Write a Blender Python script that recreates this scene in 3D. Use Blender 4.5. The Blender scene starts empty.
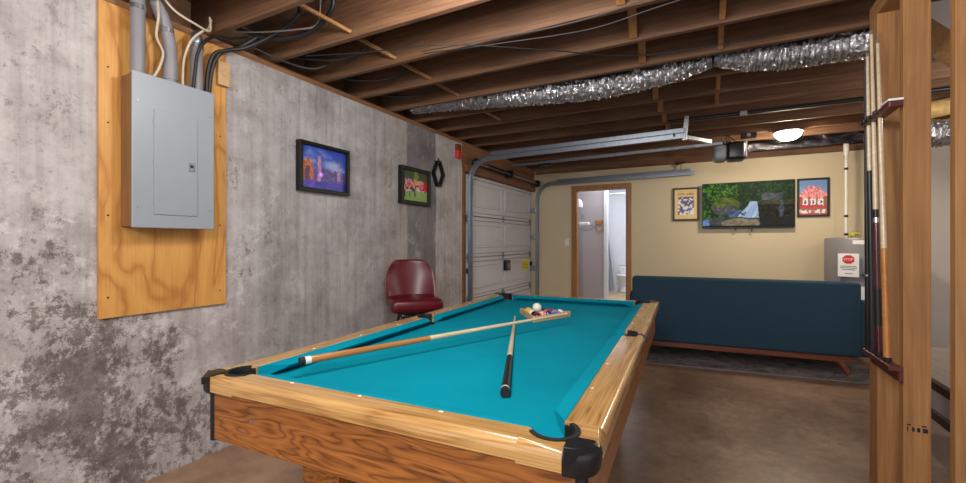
import bpy, bmesh, math, random
from mathutils import Vector, Matrix
random.seed(7)
PI = math.pi
scene = bpy.context.scene
COL = scene.collection

# ------------------------------------------------------------------ materials
def lin(c):
    f = lambda v: v / 12.92 if v <= .04045 else ((v + .055) / 1.055) ** 2.4
    return (f(c[0] / 255), f(c[1] / 255), f(c[2] / 255), 1)

class NT:
    def __init__(s, name):
        s.m = bpy.data.materials.new(name); s.m.use_nodes = True
        s.t = s.m.node_tree; s.b = s.t.nodes['Principled BSDF']
    def n(s, typ, ins=None, **kw):
        nd = s.t.nodes.new(typ)
        for k, v in kw.items(): setattr(nd, k, v)
        for k, v in (ins or {}).items(): s.set(nd.inputs[k], v)
        return nd
    def set(s, sock, v):
        if isinstance(v, bpy.types.NodeSocket): s.t.links.new(v, sock)
        else: sock.default_value = v
    def p(s, **kw):
        for k, v in kw.items(): s.set(s.b.inputs[k.replace('_', ' ')], v)
    def coord(s, scale=(1, 1, 1), loc=(0, 0, 0)):
        tc = s.n('ShaderNodeTexCoord')
        return s.n('ShaderNodeMapping', {'Vector': tc.outputs['Object'], 'Scale': scale, 'Location': loc}).outputs['Vector']
    def noise(s, vec, scale=5, detail=4, rough=.55, dist=0):
        return s.n('ShaderNodeTexNoise', {'Vector': vec, 'Scale': scale, 'Detail': detail, 'Roughness': rough, 'Distortion': dist}).outputs['Fac']
    def ramp(s, fac, stops, interp='LINEAR'):
        r = s.n('ShaderNodeValToRGB', {'Fac': fac}); cr = r.color_ramp; cr.interpolation = interp
        while len(cr.elements) < len(stops): cr.elements.new(.5)
        for e, (p, c) in zip(cr.elements, stops):
            e.position = p; e.color = c if len(c) == 4 else lin(c)
        return r.outputs['Color']
    def mix(s, fac, a, b, blend='MIX'):
        r = s.n('ShaderNodeMix', data_type='RGBA', blend_type=blend)
        s.set(r.inputs[0], fac); s.set(r.inputs[6], a); s.set(r.inputs[7], b)
        return r.outputs[2]
    def math(s, op, a, b=0.0, c=0.0):
        r = s.n('ShaderNodeMath', operation=op)
        s.set(r.inputs[0], a); s.set(r.inputs[1], b); s.set(r.inputs[2], c)
        return r.outputs[0]
    def smooth(s, v, a, b):
        r = s.n('ShaderNodeMapRange', interpolation_type='SMOOTHSTEP')
        s.set(r.inputs['Value'], v); s.set(r.inputs['From Min'], a); s.set(r.inputs['From Max'], b)
        return r.outputs['Result']
    def bump(s, h, strength=.3, dist=.01):
        s.p(Normal=s.n('ShaderNodeBump', {'Height': h, 'Strength': strength, 'Distance': dist}).outputs['Normal'])

def plain(name, rgb, rough=.5, metal=0, var=.06, vscale=9, bump=0, coat=0, **kw):
    m = NT(name); c = lin(rgb)
    v = m.noise(m.coord(), vscale, 3)
    d = tuple(x * (1 - var * 2) for x in c[:3]) + (1,)
    l = tuple(min(1, x * (1 + var * 2)) for x in c[:3]) + (1,)
    m.p(Base_Color=m.ramp(v, [(.3, d), (.7, l)]), Roughness=rough, Metallic=metal, Coat_Weight=coat)
    for k, val in kw.items(): m.p(**{k: val})
    if bump: m.bump(m.noise(m.coord(), vscale * 12, 2), bump, .004)
    return m.m

def wood(name, dark, mid, light, axis=0, rough=.45, ring=9, stretch=14, dist=2.5, coat=0, knots=0, knotc=(60, 35, 22)):
    m = NT(name)
    sc = [stretch] * 3; sc[axis] = .9
    v = m.coord(tuple(sc))
    w = m.n('ShaderNodeTexNoise', {'Vector': v, 'Scale': ring / 9, 'Detail': 5, 'Roughness': .6, 'Distortion': dist}).outputs['Fac']
    sc2 = [90] * 3; sc2[axis] = 2.5
    f = m.noise(m.coord(tuple(sc2)), 1, 2)
    c = m.ramp(w, [(.28, dark), (.5, mid), (.72, light)])
    c = m.mix(.35, c, m.ramp(f, [(.3, dark), (.7, light)]))
    big = m.noise(m.coord((1.3, 1.3, 1.3)), 1.2, 2)
    c = m.mix(.5, c, m.ramp(big, [(.3, (190, 190, 190)), (.7, (255, 255, 255))]), 'MULTIPLY')
    if knots:
        ks = [knots] * 3; ks[axis] = knots * .55
        vo = m.n('ShaderNodeTexVoronoi', {'Vector': m.coord(tuple(ks)), 'Scale': 1.0, 'Randomness': 1.0}).outputs['Distance']
        c = m.mix(m.math('SUBTRACT', 1, m.smooth(vo, .05, .13)), c, lin(knotc))
    m.p(Base_Color=c, Roughness=rough, Coat_Weight=coat, Coat_Roughness=.15)
    m.bump(f, .12, .002)
    return m.m

def grain(name, dark, mid, light, axis=0, scale=3.0, across=7, rough=.3, coat=.3, bands=5, dist=6, lines=.35):
    """oak veneer with cathedral figure: wave rings with distortion, stretched along the axis"""
    m = NT(name)
    sc = [across] * 3; sc[axis] = 1.1
    v = m.coord(tuple(sc))
    n = m.noise(v, .9, 3, .5, .6)
    w = m.math('FRACT', m.math('MULTIPLY', n, bands * 2.4))
    w = m.math('ABSOLUTE', m.math('SUBTRACT', w, .5))
    c = m.ramp(w, [(.0, dark), (.16, mid), (.5, light)])
    sc2 = [150] * 3; sc2[axis] = 4
    f = m.noise(m.coord(tuple(sc2)), 1, 2)
    c = m.mix(lines, c, m.ramp(f, [(.35, dark), (.65, light)]))
    m.p(Base_Color=c, Roughness=rough, Coat_Weight=coat, Coat_Roughness=.12)
    return m.m

M = {}
# --- concrete wall with board-form bands, streaks and damp stains
def concrete():
    m = NT('stained_concrete')
    tc = m.n('ShaderNodeTexCoord').outputs['Object']
    sx = m.n('ShaderNodeSeparateXYZ', {'Vector': tc})
    Y, Z = sx.outputs['Y'], sx.outputs['Z']
    wob = m.math('MULTIPLY', m.math('SUBTRACT', m.noise(m.coord(), 2.5, 3), .5), .05)
    yy = m.math('DIVIDE', m.math('ADD', Y, wob), 5.0)
    b = m.ramp(yy, [(0, (190, 183, 182)), (.19, (188, 181, 180)), (.336, (179, 174, 173)), (.361, (172, 168, 168)), (.425, (181, 178, 178)),
                    (.474, (185, 181, 182)), (.602, (178, 170, 166)), (.674, (137, 132, 133)), (.772, (196, 190, 188))], 'CONSTANT')
    st = m.noise(m.coord((1, 26, 1.1)), 1, 5, .65)
    c = m.mix(.6, b, m.ramp(st, [(.32, (196, 192, 189)), (.5, (236, 234, 233)), (.68, (255, 254, 252))]), 'MULTIPLY')
    md = m.noise(m.coord(), 3.2, 8, .68)
    c = m.mix(.65, c, m.ramp(md, [(.33, (168, 160, 157)), (.48, (228, 225, 224)), (.6, (255, 255, 255))]), 'MULTIPLY')
    c = m.mix(m.math('MULTIPLY', m.smooth(m.noise(m.coord(), 5, 9, .75), .52, .70), .45), c, lin((204, 198, 195)))
    # wet brown staining low on the near part of the wall, mottled, with pale bloom between
    big = m.noise(m.coord((1, 1.1, .8)), 1.7, 9, .68)
    fine = m.noise(m.coord(), 10, 10, .82)
    low = m.math('SUBTRACT', 1.0, m.smooth(Z, 1.1, 1.6))
    near = m.math('SUBTRACT', 1.0, m.smooth(Y, 1.2, 2.0))
    bias = m.math('MULTIPLY', low, near)
    f2 = m.noise(m.coord((1, 1, .9)), 19, 8, .85)
    mask = m.math('ADD', m.math('ADD', big, m.math('MULTIPLY', bias, .10)), m.math('ADD', m.math('MULTIPLY', m.math('SUBTRACT', f2, .5), 1.0), m.math('MULTIPLY', m.math('SUBTRACT', 1.0, near), -.07)))
    reg = m.smooth(mask, .575, .655)
    c = m.mix(m.math('MULTIPLY', reg, m.math('ADD', .48, m.math('MULTIPLY', bias, .36))), c, m.ramp(fine, [(.36, (62, 52, 48)), (.5, (92, 80, 75)), (.64, (124, 112, 106))]))
    bl = m.math('MULTIPLY', m.smooth(m.noise(m.coord((1, 1, 1), (3, 1, 5)), 7, 10, .85), .515, .59), m.math('SUBTRACT', 1.0, m.math('MULTIPLY', m.smooth(Z, 1.25, 1.65), .8)))
    c = m.mix(m.math('MULTIPLY', m.math('MULTIPLY', m.math('MULTIPLY', bl, m.math('SUBTRACT', 1.0, m.math('MULTIPLY', reg, .75))), m.math('SUBTRACT', 1.0, m.smooth(Y, 1.6, 2.2))), .55), c, lin((214, 208, 206)))
    gr = m.math('SUBTRACT', 1.0, m.smooth(fine, .36, .5))
    c = m.mix(m.math('MULTIPLY', gr, .28), c, lin((96, 90, 88)))
    # pitted dark speckles
    sp = m.noise(m.coord(), 26, 6, .7)
    spm = m.math('MULTIPLY', m.smooth(m.math('ADD', sp, m.math('MULTIPLY', mask, .25)),   .72, .82), .45)
    c = m.mix(spm, c, lin((72, 62, 58)))
    # drips from the sill, close to the camera
    dr = m.noise(m.coord((1, 3, 2.2)), 2.4, 7, .7)
    top = m.math('MULTIPLY', m.smooth(Z, 2.05, 2.40), m.math('SUBTRACT', 1.0, m.smooth(Y, .9, 1.0)))
    c = m.mix(m.math('MULTIPLY', m.smooth(m.math('ADD', dr, m.math('MULTIPLY', top, .2)), .64, .74), .55), c, lin((112, 104, 98)))
    # form joints
    for y0 in (1.235, 2.37, 3.0):
        d = m.math('ABSOLUTE', m.math('SUBTRACT', Y, y0))
        c = m.mix(m.math('MULTIPLY', m.math('SUBTRACT', 1.0, m.smooth(d, .002, .008)), .16), c, lin((120, 112, 108)))
    m.p(Base_Color=c, Roughness=.85)
    m.bump(m.math('ADD', md, m.math('MULTIPLY', sp, .5)), .5, .008)
    return m.m
M['concrete'] = concrete()

def floor_mat():
    m = NT('stained_floor')
    a = m.noise(m.coord(), 1.3, 7, .62, .4)
    c = m.ramp(a, [(.3, (108, 84, 66)), (.47, (138, 112, 92)), (.62, (156, 130, 110)), (.75, (170, 147, 127))])
    f = m.noise(m.coord(), 14, 6, .7)
    c = m.mix(.55, c, m.ramp(f, [(.35, (170, 160, 152)), (.6, (255, 255, 255))]), 'MULTIPLY')
    sx = m.n('ShaderNodeSeparateXYZ', {'Vector': m.n('ShaderNodeTexCoord').outputs['Object']})
    edge = m.math('SUBTRACT', 1.0, m.smooth(sx.outputs['X'], -2.5, -1.2))
    c = m.mix(m.math('MULTIPLY', edge, .6), c, m.ramp(m.noise(m.coord(), 4, 7, .7), [(.33, (134, 104, 80)), (.6, (196, 156, 122))]))
    m.p(Base_Color=c, Roughness=m.math('ADD', m.math('MULTIPLY', f, .25), .22), Specular_IOR_Level=.5)
    m.bump(f, .06, .003)
    return m.m
M['floor'] = floor_mat()
M['joist'] = wood('joist_lumber', (88, 57, 38), (114, 79, 54), (138, 100, 70), 0, .7, knots=2.3, knotc=(70, 44, 32))
M['stud'] = wood('stud_lumber', (134, 88, 47), (164, 114, 64), (186, 138, 84), 2, .65, ring=7, knots=3.2, knotc=(96, 56, 34))
M['stud_y'] = wood('plate_lumber', (134, 88, 47), (164, 114, 64), (186, 138, 84), 1, .65, ring=7)
M['header'] = wood('header_lumber', (108, 68, 42), (134, 90, 58), (156, 112, 76), 1, .7)
M['trimwood'] = wood('door_casing_wood', (132, 84, 42), (166, 112, 60), (186, 134, 80), 2, .45)
M['subfloor'] = plain('subfloor_board', (92, 70, 54), .8, var=.18, vscale=24)
M['ply'] = grain('plywood_orange', (166, 106, 46), (200, 142, 70), (210, 156, 82), 2, across=3.2, rough=.55, coat=.05, bands=3.2, lines=.3)
M['plyend'] = plain('plywood_edge', (122, 82, 46), .7)
M['boxwood'] = wood('box_wood', (110, 74, 40), (138, 96, 54), (160, 114, 68), 2, .6)
M['tan'] = plain('tan_paint', (206, 190, 158), .6, var=.015, vscale=2, bump=.08)
M['offwhite'] = plain('offwhite_paint', (205, 196, 188), .6, var=.02, vscale=2)
M['grey_paint'] = plain('grey_paint', (176, 168, 174), .6, var=.01)
M['white_paint'] = plain('white_paint', (226, 228, 234), .5, var=.01)
M['white_gloss'] = plain('white_gloss', (232, 234, 238), .15, var=.01)
M['garage_white'] = plain('garage_white', (212, 210, 212), .45, var=.015, vscale=3)
M['panelgrey'] = plain('panel_grey_enamel', (140, 146, 153), .38, var=.01)
M['pvcgrey'] = plain('conduit_grey', (126, 122, 126), .45, var=.03)
M['pvcwhite'] = plain('pipe_white', (226, 222, 212), .4, var=.02)
M['steel'] = plain('galvanised_steel', (140, 146, 156), .36, .85, var=.06, vscale=30)
M['bright_steel'] = plain('bright_steel', (200, 202, 206), .25, .9)
M['black'] = plain('black_plastic', (20, 20, 22), .35, var=.05)
M['black_rough'] = plain('black_rubber', (16, 16, 17), .7, var=.05)
M['black_wood'] = plain('black_frame', (13, 12, 12), .45, var=.06)
M['iron'] = plain('black_iron', (30, 28, 28), .5, .3)
M['cable_black'] = plain('cable_black', (22, 20, 20), .55)
M['cable_white'] = plain('cable_white', (186, 170, 150), .55)
M['cable_dark'] = plain('cable_dark_grey', (52, 46, 48), .55)
M['cable_grey'] = plain('cable_grey', (120, 112, 112), .55)
M['rail_x'] = grain('oak_rail_cross', (142, 96, 48), (184, 140, 80), (206, 164, 104), 0, across=16, rough=.25, coat=.5, bands=2.2, lines=.5)
M['rail_y'] = grain('oak_rail_long', (142, 96, 48), (184, 140, 80), (206, 164, 104), 1, across=16, rough=.25, coat=.5, bands=2.2, lines=.5)
M['apron_x'] = grain('oak_apron_cross', (84, 42, 16), (146, 86, 35), (172, 107, 48), 0, across=5.0, rough=.4, coat=.2, bands=10, lines=.35)
M['apron_y'] = grain('oak_apron_long', (84, 42, 16), (146, 86, 35), (172, 107, 48), 1, across=5.0, rough=.4, coat=.2, bands=10, lines=.35)
M['diamond'] = plain('pearl_inlay', (236, 228, 206), .3)
def cloth():
    m = NT('teal_baize')
    c = m.ramp(m.noise(m.coord(), 2.2, 5, .6), [(.3, (0, 128, 150)), (.7, (0, 144, 167))])
    w = m.noise(m.coord(), 420, 2)
    c = m.mix(m.math('MULTIPLY', m.smooth(m.noise(m.coord(), 38, 6, .8), .69, .75), .35), c, lin((120, 190, 200)))
    m.p(Base_Color=c, Roughness=.95, Specular_IOR_Level=.08)
    m.bump(w, .15, .001)
    return m.m
M['cloth'] = cloth()
M['red_vinyl'] = plain('red_vinyl', (94, 17, 29), .32, var=.08, vscale=12, bump=.05)
M['sofa'] = plain('blue_upholstery', (46, 68, 84), .95, var=.05, vscale=60, bump=.25, Specular_IOR_Level=.15)
M['walnut'] = wood('sofa_wood', (86, 40, 22), (122, 60, 34), (146, 78, 46), 0, .35)
M['cherry'] = wood('rack_wood', (64, 24, 18), (96, 38, 28), (118, 52, 38), 1, .35)
M['maple'] = wood('cue_maple', (214, 186, 146), (230, 206, 170), (240, 220, 188), 1, .3, coat=.3)
M['maple_z'] = wood('cue_maple_upright', (204, 178, 140), (226, 204, 170), (238, 220, 190), 2, .3, coat=.3)
M['cue_tan'] = wood('cue_tan', (166, 104, 50), (190, 126, 66), (206, 146, 84), 1, .3, coat=.4)
M['cue_orange'] = wood('cue_orange', (176, 104, 40), (202, 130, 58), (214, 148, 76), 2, .3, coat=.4)
M['cue_maroon'] = plain('cue_maroon', (70, 16, 24), .25, coat=.5)
M['cue_red'] = plain('cue_dark_red', (112, 40, 34), .25, coat=.5)
M['ivory'] = plain('ivory', (232, 228, 216), .3)
M['rackwood'] = wood('triangle_wood', (186, 142, 96), (210, 170, 122), (224, 188, 144), 0, .4)
M['ledge'] = wood('weathered_top', (118, 106, 98), (146, 134, 124), (166, 154, 144), 1, .6)
M['heater'] = plain('heater_grey', (128, 124, 128), .4, var=.02)
M['paper'] = plain('white_label', (236, 236, 238), .5, var=.01)
M['signred'] = plain('sign_red', (206, 44, 48), .5, var=.02)
M['magenta'] = plain('magenta_label', (128, 40, 110), .5)
M['textgrey'] = plain('label_text_grey', (110, 108, 112), .6)
M['yellow'] = plain('yellow_label', (240, 222, 40), .5, var=.03)
M['yellowgreen'] = plain('yellow_green_tag', (178, 178, 62), .5)
M['redplastic'] = plain('red_plastic', (214, 50, 36), .45)
M['golden'] = plain('golden_fibre', (214, 176, 112), .9, var=.15, vscale=16, bump=.5)
M['duct_black'] = plain('frame_dark', (50, 42, 40), .5)
M['dirtycream'] = plain('bath_floor', (196, 170, 136), .5, var=.1)
M['rugmat'] = None
def foil(name, rgb, ms=26):
    m = NT(name)
    v = m.noise(m.coord((1, 1.6, 1.6)), ms * .6, 4, .6, 1.2)
    m.p(Base_Color=m.ramp(m.noise(m.coord(), 5, 4), [(.3, tuple(int(x * .8) for x in rgb)), (.7, rgb)]), Metallic=.9, Roughness=.2)
    m.bump(v, .75, .02)
    return m.m
M['foil'] = foil('crinkled_foil', (205, 203, 206))
M['poly'] = foil('foil_facing', (165, 160, 168), 14)
def rug():
    m = NT('grey_rug')
    a = m.noise(m.coord((2, 2, 2)), 3, 7, .75, 1)
    c = m.ramp(a, [(.35, (66, 60, 62)), (.5, (104, 96, 96)), (.65, (140, 132, 130))])
    m.p(Base_Color=c, Roughness=1.0)
    m.bump(m.noise(m.coord(), 160, 2), .6, .01)
    return m.m
M['rugmat'] = rug()
def emis(name, rgb, strength):
    m = NT(name); m.p(Base_Color=lin(rgb), Emission_Color=lin(rgb), Emission_Strength=strength, Roughness=.3)
    return m.m
M['lampglass'] = emis('lit_lamp_glass', (255, 238, 212), 135)
def printmat(name, emit=0, rough=.35):
    m = NT(name)
    a = m.n('ShaderNodeAttribute', attribute_name='Col').outputs['Color']
    if emit: m.p(Base_Color=(.01, .01, .01, 1), Emission_Color=a, Emission_Strength=emit, Roughness=.5, Specular_IOR_Level=.1)
    else: m.p(Base_Color=a, Roughness=rough)
    return m.m
M['print'] = printmat('printed_picture')
M['screen'] = printmat('lit_screen', .5)
def curtain_mat():
    m = NT('shower_curtain'); m.p(Base_Color=lin((232, 234, 240)), Roughness=.6, Subsurface_Weight=0.0)
    m.bump(m.noise(m.coord((20, 1, .6)), 1, 2), .3, .02)
    return m.m
M['curtain'] = curtain_mat()
BALLC = dict(yellow=(232, 190, 40), blue=(28, 48, 150), red=(190, 36, 34), purple=(70, 36, 110), orange=(226, 112, 50), green=(16, 100, 66),
             maroon=(104, 26, 34), black=(16, 16, 18), white=(238, 234, 222), pink=(226, 150, 130))
for k, v in BALLC.items(): M['ball_' + k] = plain('ball_' + k, v, .08, var=0, coat=.5)

# ------------------------------------------------------------------ mesh helpers
def BM(): return bmesh.new()
def box(bm, x0, x1, y0, y1, z0, z1, bev=0, seg=2, mtx=None):
    r = bmesh.ops.create_cube(bm, size=1.0)
    vs = r['verts']
    for v in vs:
        v.co = Vector(((x0 + x1) / 2 + v.co.x * (x1 - x0), (y0 + y1) / 2 + v.co.y * (y1 - y0), (z0 + z1) / 2 + v.co.z * (z1 - z0)))
    if mtx is not None: bmesh.ops.transform(bm, matrix=mtx, verts=vs)
    if bev:
        es = list({e for v in vs for e in v.link_edges})
        bmesh.ops.bevel(bm, geom=es, offset=bev, segments=seg, profile=.5, affect='EDGES')
    return bm
def bar(bm, p, q, w, h, bev=0, up=(0, 0, 1)):
    """a square bar from p to q: w across, h along up"""
    p, q = Vector(p), Vector(q); d = q - p; L = d.length; d.normalize()
    u = Vector(up); s = d.cross(u)
    if s.length < 1e-4: u = Vector((0, 1, 0)); s = d.cross(u)
    s.normalize(); u = s.cross(d)
    mt = Matrix((( d.x, s.x, u.x, (p.x + q.x) / 2), (d.y, s.y, u.y, (p.y + q.y) / 2), (d.z, s.z, u.z, (p.z + q.z) / 2), (0, 0, 0, 1)))
    return box(bm, -L / 2, L / 2, -w / 2, w / 2, -h / 2, h / 2, bev, 2, mt)
def tube(bm, pts, r, seg=10, caps=True, rfun=None):
    pts = [Vector(p) for p in pts]; n = len(pts); rings = []
    ref = Vector((0, 0, 1))
    for i, p in enumerate(pts):
        d = (pts[min(i + 1, n - 1)] - pts[max(i - 1, 0)]).normalized()
        if abs(d.dot(ref)) > .95: ref = Vector((1, 0, 0)) if abs(d.x) < .9 else Vector((0, 1, 0))
        s = d.cross(ref).normalized(); u = s.cross(d).normalized(); ref = u
        rr = r[i] if isinstance(r, (list, tuple)) else r
        ring = []
        for k in range(seg):
            a = 2 * PI * k / seg
            q = rr * (rfun(i, k) if rfun else 1)
            ring.append(bm.verts.new(p + s * math.cos(a) * q + u * math.sin(a) * q))
        rings.append(ring)
    for a, b in zip(rings, rings[1:]):
        for k in range(seg): bm.faces.new((a[k], a[(k + 1) % seg], b[(k + 1) % seg], b[k]))
    if caps:
        bm.faces.new(rings[0][::-1]); bm.faces.new(rings[-1])
    return bm
def cyl(bm, p, q, r, seg=16, r2=None): return tube(bm, [p, q], [r, r if r2 is None else r2], seg)
def lathe(bm, prof, seg=24, c=(0, 0, 0)):
    rings = []
    for r, z in prof:
        rings.append([bm.verts.new((c[0] + r * math.cos(2 * PI * k / seg), c[1] + r * math.sin(2 * PI * k / seg), c[2] + z)) for k in range(seg)])
    for a, b in zip(rings, rings[1:]):
        for k in range(seg): bm.faces.new((a[k], a[(k + 1) % seg], b[(k + 1) % seg], b[k]))
    bm.faces.new(rings[0][::-1]); bm.faces.new(rings[-1])
    return bm
def prism(bm, poly, fn, t0, t1):
    """extrude a 2-d polygon: fn(a, b, t) gives the point"""
    A = [bm.verts.new(fn(a, b, t0)) for a, b in poly]; B = [bm.verts.new(fn(a, b, t1)) for a, b in poly]
    n = len(poly)
    for k in range(n): bm.faces.new((A[k], A[(k + 1) % n], B[(k + 1) % n], B[k]))
    bm.faces.new(A[::-1]); bm.faces.new(B)
    return bm
def smoothpath(pts, n=8):
    pts = [Vector(p) for p in pts]; out = []
    for i in range(len(pts) - 1):
        p0 = pts[max(i - 1, 0)]; p1 = pts[i]; p2 = pts[i + 1]; p3 = pts[min(i + 2, len(pts) - 1)]
        for k in range(n):
            t = k / n
            out.append(.5 * ((2 * p1) + (p2 - p0) * t + (2 * p0 - 5 * p1 + 4 * p2 - p3) * t * t + (3 * p1 - p0 - 3 * p2 + p3) * t ** 3))
    out.append(pts[-1]); return out

def obj(name, bm, mat, parent=None, smooth=False, loc=None, rz=0, kind=None):
    bmesh.ops.recalc_face_normals(bm, faces=bm.faces)
    me = bpy.data.meshes.new(name); bm.to_mesh(me); bm.free()
    me.materials.append(M[mat] if isinstance(mat, str) else mat)
    if smooth:
        me.polygons.foreach_set('use_smooth', [True] * len(me.polygons))
        try: me.set_sharp_from_angle(angle=math.radians(smooth if smooth is not True else 40))
        except Exception: pass
    o = bpy.data.objects.new(name, me); COL.objects.link(o)
    if parent is not None: o.parent = parent
    if loc is not None: o.location = loc
    if rz: o.rotation_euler.z = rz
    if kind: o['kind'] = kind
    if name in ('corner_block', 'end_rail', 'side_rail'):
        wn = o.modifiers.new('normals', 'WEIGHTED_NORMAL'); wn.keep_sharp = True; wn.weight = 80
    return o
def tag(o, label, cat, group=None):
    o['label'] = label; o['category'] = cat
    if group: o['group'] = group
    return o
def thing(name, label, cat, loc=(0, 0, 0), rz=0, group=None):
    o = bpy.data.objects.new(name, None); COL.objects.link(o); o.empty_display_size = .1
    o.location = loc; o.rotation_euler.z = rz
    return tag(o, label, cat, group)
def dup(root, loc=None, rz=None, label=None):
    r = root.copy(); COL.objects.link(r)
    if loc is not None: r.location = loc
    if rz is not None: r.rotation_euler.z = rz
    if label: r['label'] = label
    for ch in list(root.children):
        c = ch.copy(); COL.objects.link(c); c.parent = r
        for g in list(ch.children):
            d = g.copy(); COL.objects.link(d); d.parent = c
    return r
def structure(name, bm, mat, parent=None, smooth=False):
    o = obj(name, bm, mat, parent, smooth)
    if parent is None: o['kind'] = 'structure'
    return o
def painted(name, w, h, nx, ny, fn, mat, parent, y=0.0, x0=0, z0=0):
    """a flat picture facing -Y, coloured per cell by fn(u, v) in sRGB, u to the right, v up"""
    bm = BM(); lay = bm.loops.layers.float_color.new('Col')
    g = [[bm.verts.new((x0 - w / 2 + w * i / nx, y, z0 - h / 2 + h * j / ny)) for i in range(nx + 1)] for j in range(ny + 1)]
    for j in range(ny):
        for i in range(nx):
            f = bm.faces.new((g[j][i], g[j][i + 1], g[j + 1][i + 1], g[j + 1][i]))
            for l, (a, b) in zip(f.loops, ((0, 0), (1, 0), (1, 1), (0, 1))):
                l[lay] = lin([max(0, min(255, c)) for c in fn((i + a) / nx, (j + b) / ny)])
    me = bpy.data.meshes.new(name); bm.to_mesh(me); bm.free(); me.materials.append(M[mat])
    o = bpy.data.objects.new(name, me); COL.objects.link(o); o.parent = parent
    return o
def vn(x, y, s=0):
    def hsh(i, j): return (math.sin(i * 127.1 + j * 311.7 + s * 74.7) * 43758.5453) % 1
    i, j = math.floor(x), math.floor(y); f, g = x - i, y - j
    f = f * f * (3 - 2 * f); g = g * g * (3 - 2 * g)
    return (hsh(i, j) * (1 - f) + hsh(i + 1, j) * f) * (1 - g) + (hsh(i, j + 1) * (1 - f) + hsh(i + 1, j + 1) * f) * g
def fbm(x, y, s=0): return (vn(x, y, s) * 4 + vn(x * 2, y * 2, s + 1) * 2 + vn(x * 4, y * 4, s + 2)) / 7
def mixc(a, b, t):
    t = max(0, min(1, t)); return tuple(a[k] * (1 - t) + b[k] * t for k in range(3))
def textmesh(name, s, size, mat, parent, loc, ext=.0006, rz=0):
    cu = bpy.data.curves.new(name, 'FONT'); cu.body = s; cu.size = size; cu.extrude = ext; cu.align_x = 'CENTER'; cu.align_y = 'CENTER'
    t = bpy.data.objects.new(name + '_tmp', cu); COL.objects.link(t)
    dg = bpy.context.evaluated_depsgraph_get()
    me = bpy.data.meshes.new_from_object(t.evaluated_get(dg)); me.name = name
    bpy.data.objects.remove(t); bpy.data.curves.remove(cu)
    me.transform(Matrix.Rotation(PI / 2, 4, 'X'))
    me.materials.clear(); me.materials.append(M[mat])
    o = bpy.data.objects.new(name, me); COL.objects.link(o); o.parent = parent; o.location = loc; o.rotation_euler.z = rz
    return o

# ------------------------------------------------------------------ room
XW, YB, ZS = -2.6, 6.87, 2.46            # face of the concrete wall, face of the back wall, underside of the joists
bm = BM(); box(bm, -3.2, 2.9, -3.0, YB, -.12, 0); structure('floor', bm, 'floor')
bm = BM(); box(bm, XW - .22, XW, -3.0, 4.43, 0, 2.42); structure('wall_left', bm, 'concrete')
bm = BM(); box(bm, XW - .26, XW - .22, 4.3, YB + .12, 0, 2.7); structure('wall_garage', bm, 'offwhite')
bm = BM(); box(bm, -3.0, 2.9, -3.0, 8.2, ZS + .235, ZS + .26); structure('ceiling', bm, 'subfloor')
DX0, DX1, DZ = -1.90, -1.10, 2.09        # bathroom door opening
bm = BM()
box(bm, XW - .22, DX0, YB, YB + .11, 0, 2.385); box(bm, DX1, 2.9, YB, YB + .11, 0, 2.385); box(bm, DX0, DX1, YB, YB + .11, DZ, 2.385)
structure('wall_back', bm, 'tan')
bm = BM(); box(bm, 2.75, 2.85, .5, YB, 0, 2.46); structure('wall_right', bm, 'offwhite')
bm = BM(); box(bm, 1.95, 2.748, YB - .014, YB - .001, 0.001, 2.383); structure('wall_utility', bm, 'offwhite')
# door casing and jamb
bm = BM()
box(bm, DX0 - .065, DX0, YB - .018, YB, 0, DZ + .065, .004); box(bm, DX1, DX1 + .065, YB - .018, YB, 0, DZ + .065, .004)
box(bm, DX0, DX1, YB - .018, YB, DZ, DZ + .065, .004)
d1 = structure('door_1', bm, 'trimwood')
bm = BM()
box(bm, DX0, DX0 + .018, YB - .005, YB + .115, 0, DZ); box(bm, DX1 - .018, DX1, YB - .005, YB + .115, 0, DZ); box(bm, DX0 + .018, DX1 - .018, YB - .005, YB + .115, DZ - .018, DZ)
obj('jamb', bm, 'trimwood', d1)
for z in (.35, 1.15, 1.9):
    bm = BM(); cyl(bm, (DX1 - .022, YB + .10, z - .045), (DX1 - .022, YB + .10, z + .045), .007); obj('hinge', bm, 'iron', d1)
# sill plate, rim board, top plate of the back wall
bm = BM(); box(bm, XW - .16, XW - .002, -3, 4.43, 2.42, ZS); structure('trim_1', bm, 'header')
bm = BM(); box(bm, XW - .21, XW - .165, -3, YB + .1, ZS, ZS + .235); structure('trim_2', bm, 'joist')
bm = BM(); box(bm, XW, 2.75, YB - .012, YB + .11, 2.386, ZS); structure('trim_3', bm, 'joist')
bm = BM(); box(bm, XW - .16, 2.75, YB + .06, YB + .10, ZS, ZS + .235); structure('trim_8', bm, 'joist')
# lumber around the garage opening
bm = BM(); box(bm, XW - .16, XW - .005, 4.43, YB, 2.13, ZS, .004); structure('trim_4', bm, 'header')
bm = BM(); box(bm, XW - .16, XW + .005, 4.432, 4.50, 0, 2.13, .004); structure('trim_5', bm, 'header')
bm = BM(); box(bm, XW - .14, XW + .018, 4.50, YB - .02, 2.10, 2.19, .004); structure('trim_6', bm, 'header')

# joists, each its own
JY = [.26 + .4175 * k for k in range(16)]
ordn = ['first', 'second', 'third', 'fourth', 'fifth', 'sixth', 'seventh', 'eighth', 'ninth', 'tenth', 'eleventh', 'twelfth', 'thirteenth', 'fourteenth', 'fifteenth', 'sixteenth']
jy0 = 1.50
ys = [jy0 + .4125 * k for k in range(-2, 12)]
for k, y in enumerate(ys):
    bm = BM(); xr = 1.02 if y < 3.7 else 2.7
    box(bm, XW - .16, xr, -.019, .019, 0, .232, .003, 1)
    o = obj('ceiling_joist', bm, 'joist', loc=(0, y, ZS + .001))
    tag(o, 'brown wooden ceiling joist, %s in line counting from the electrical panel end' % ordn[k], 'joist', 'ceiling joists')
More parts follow.
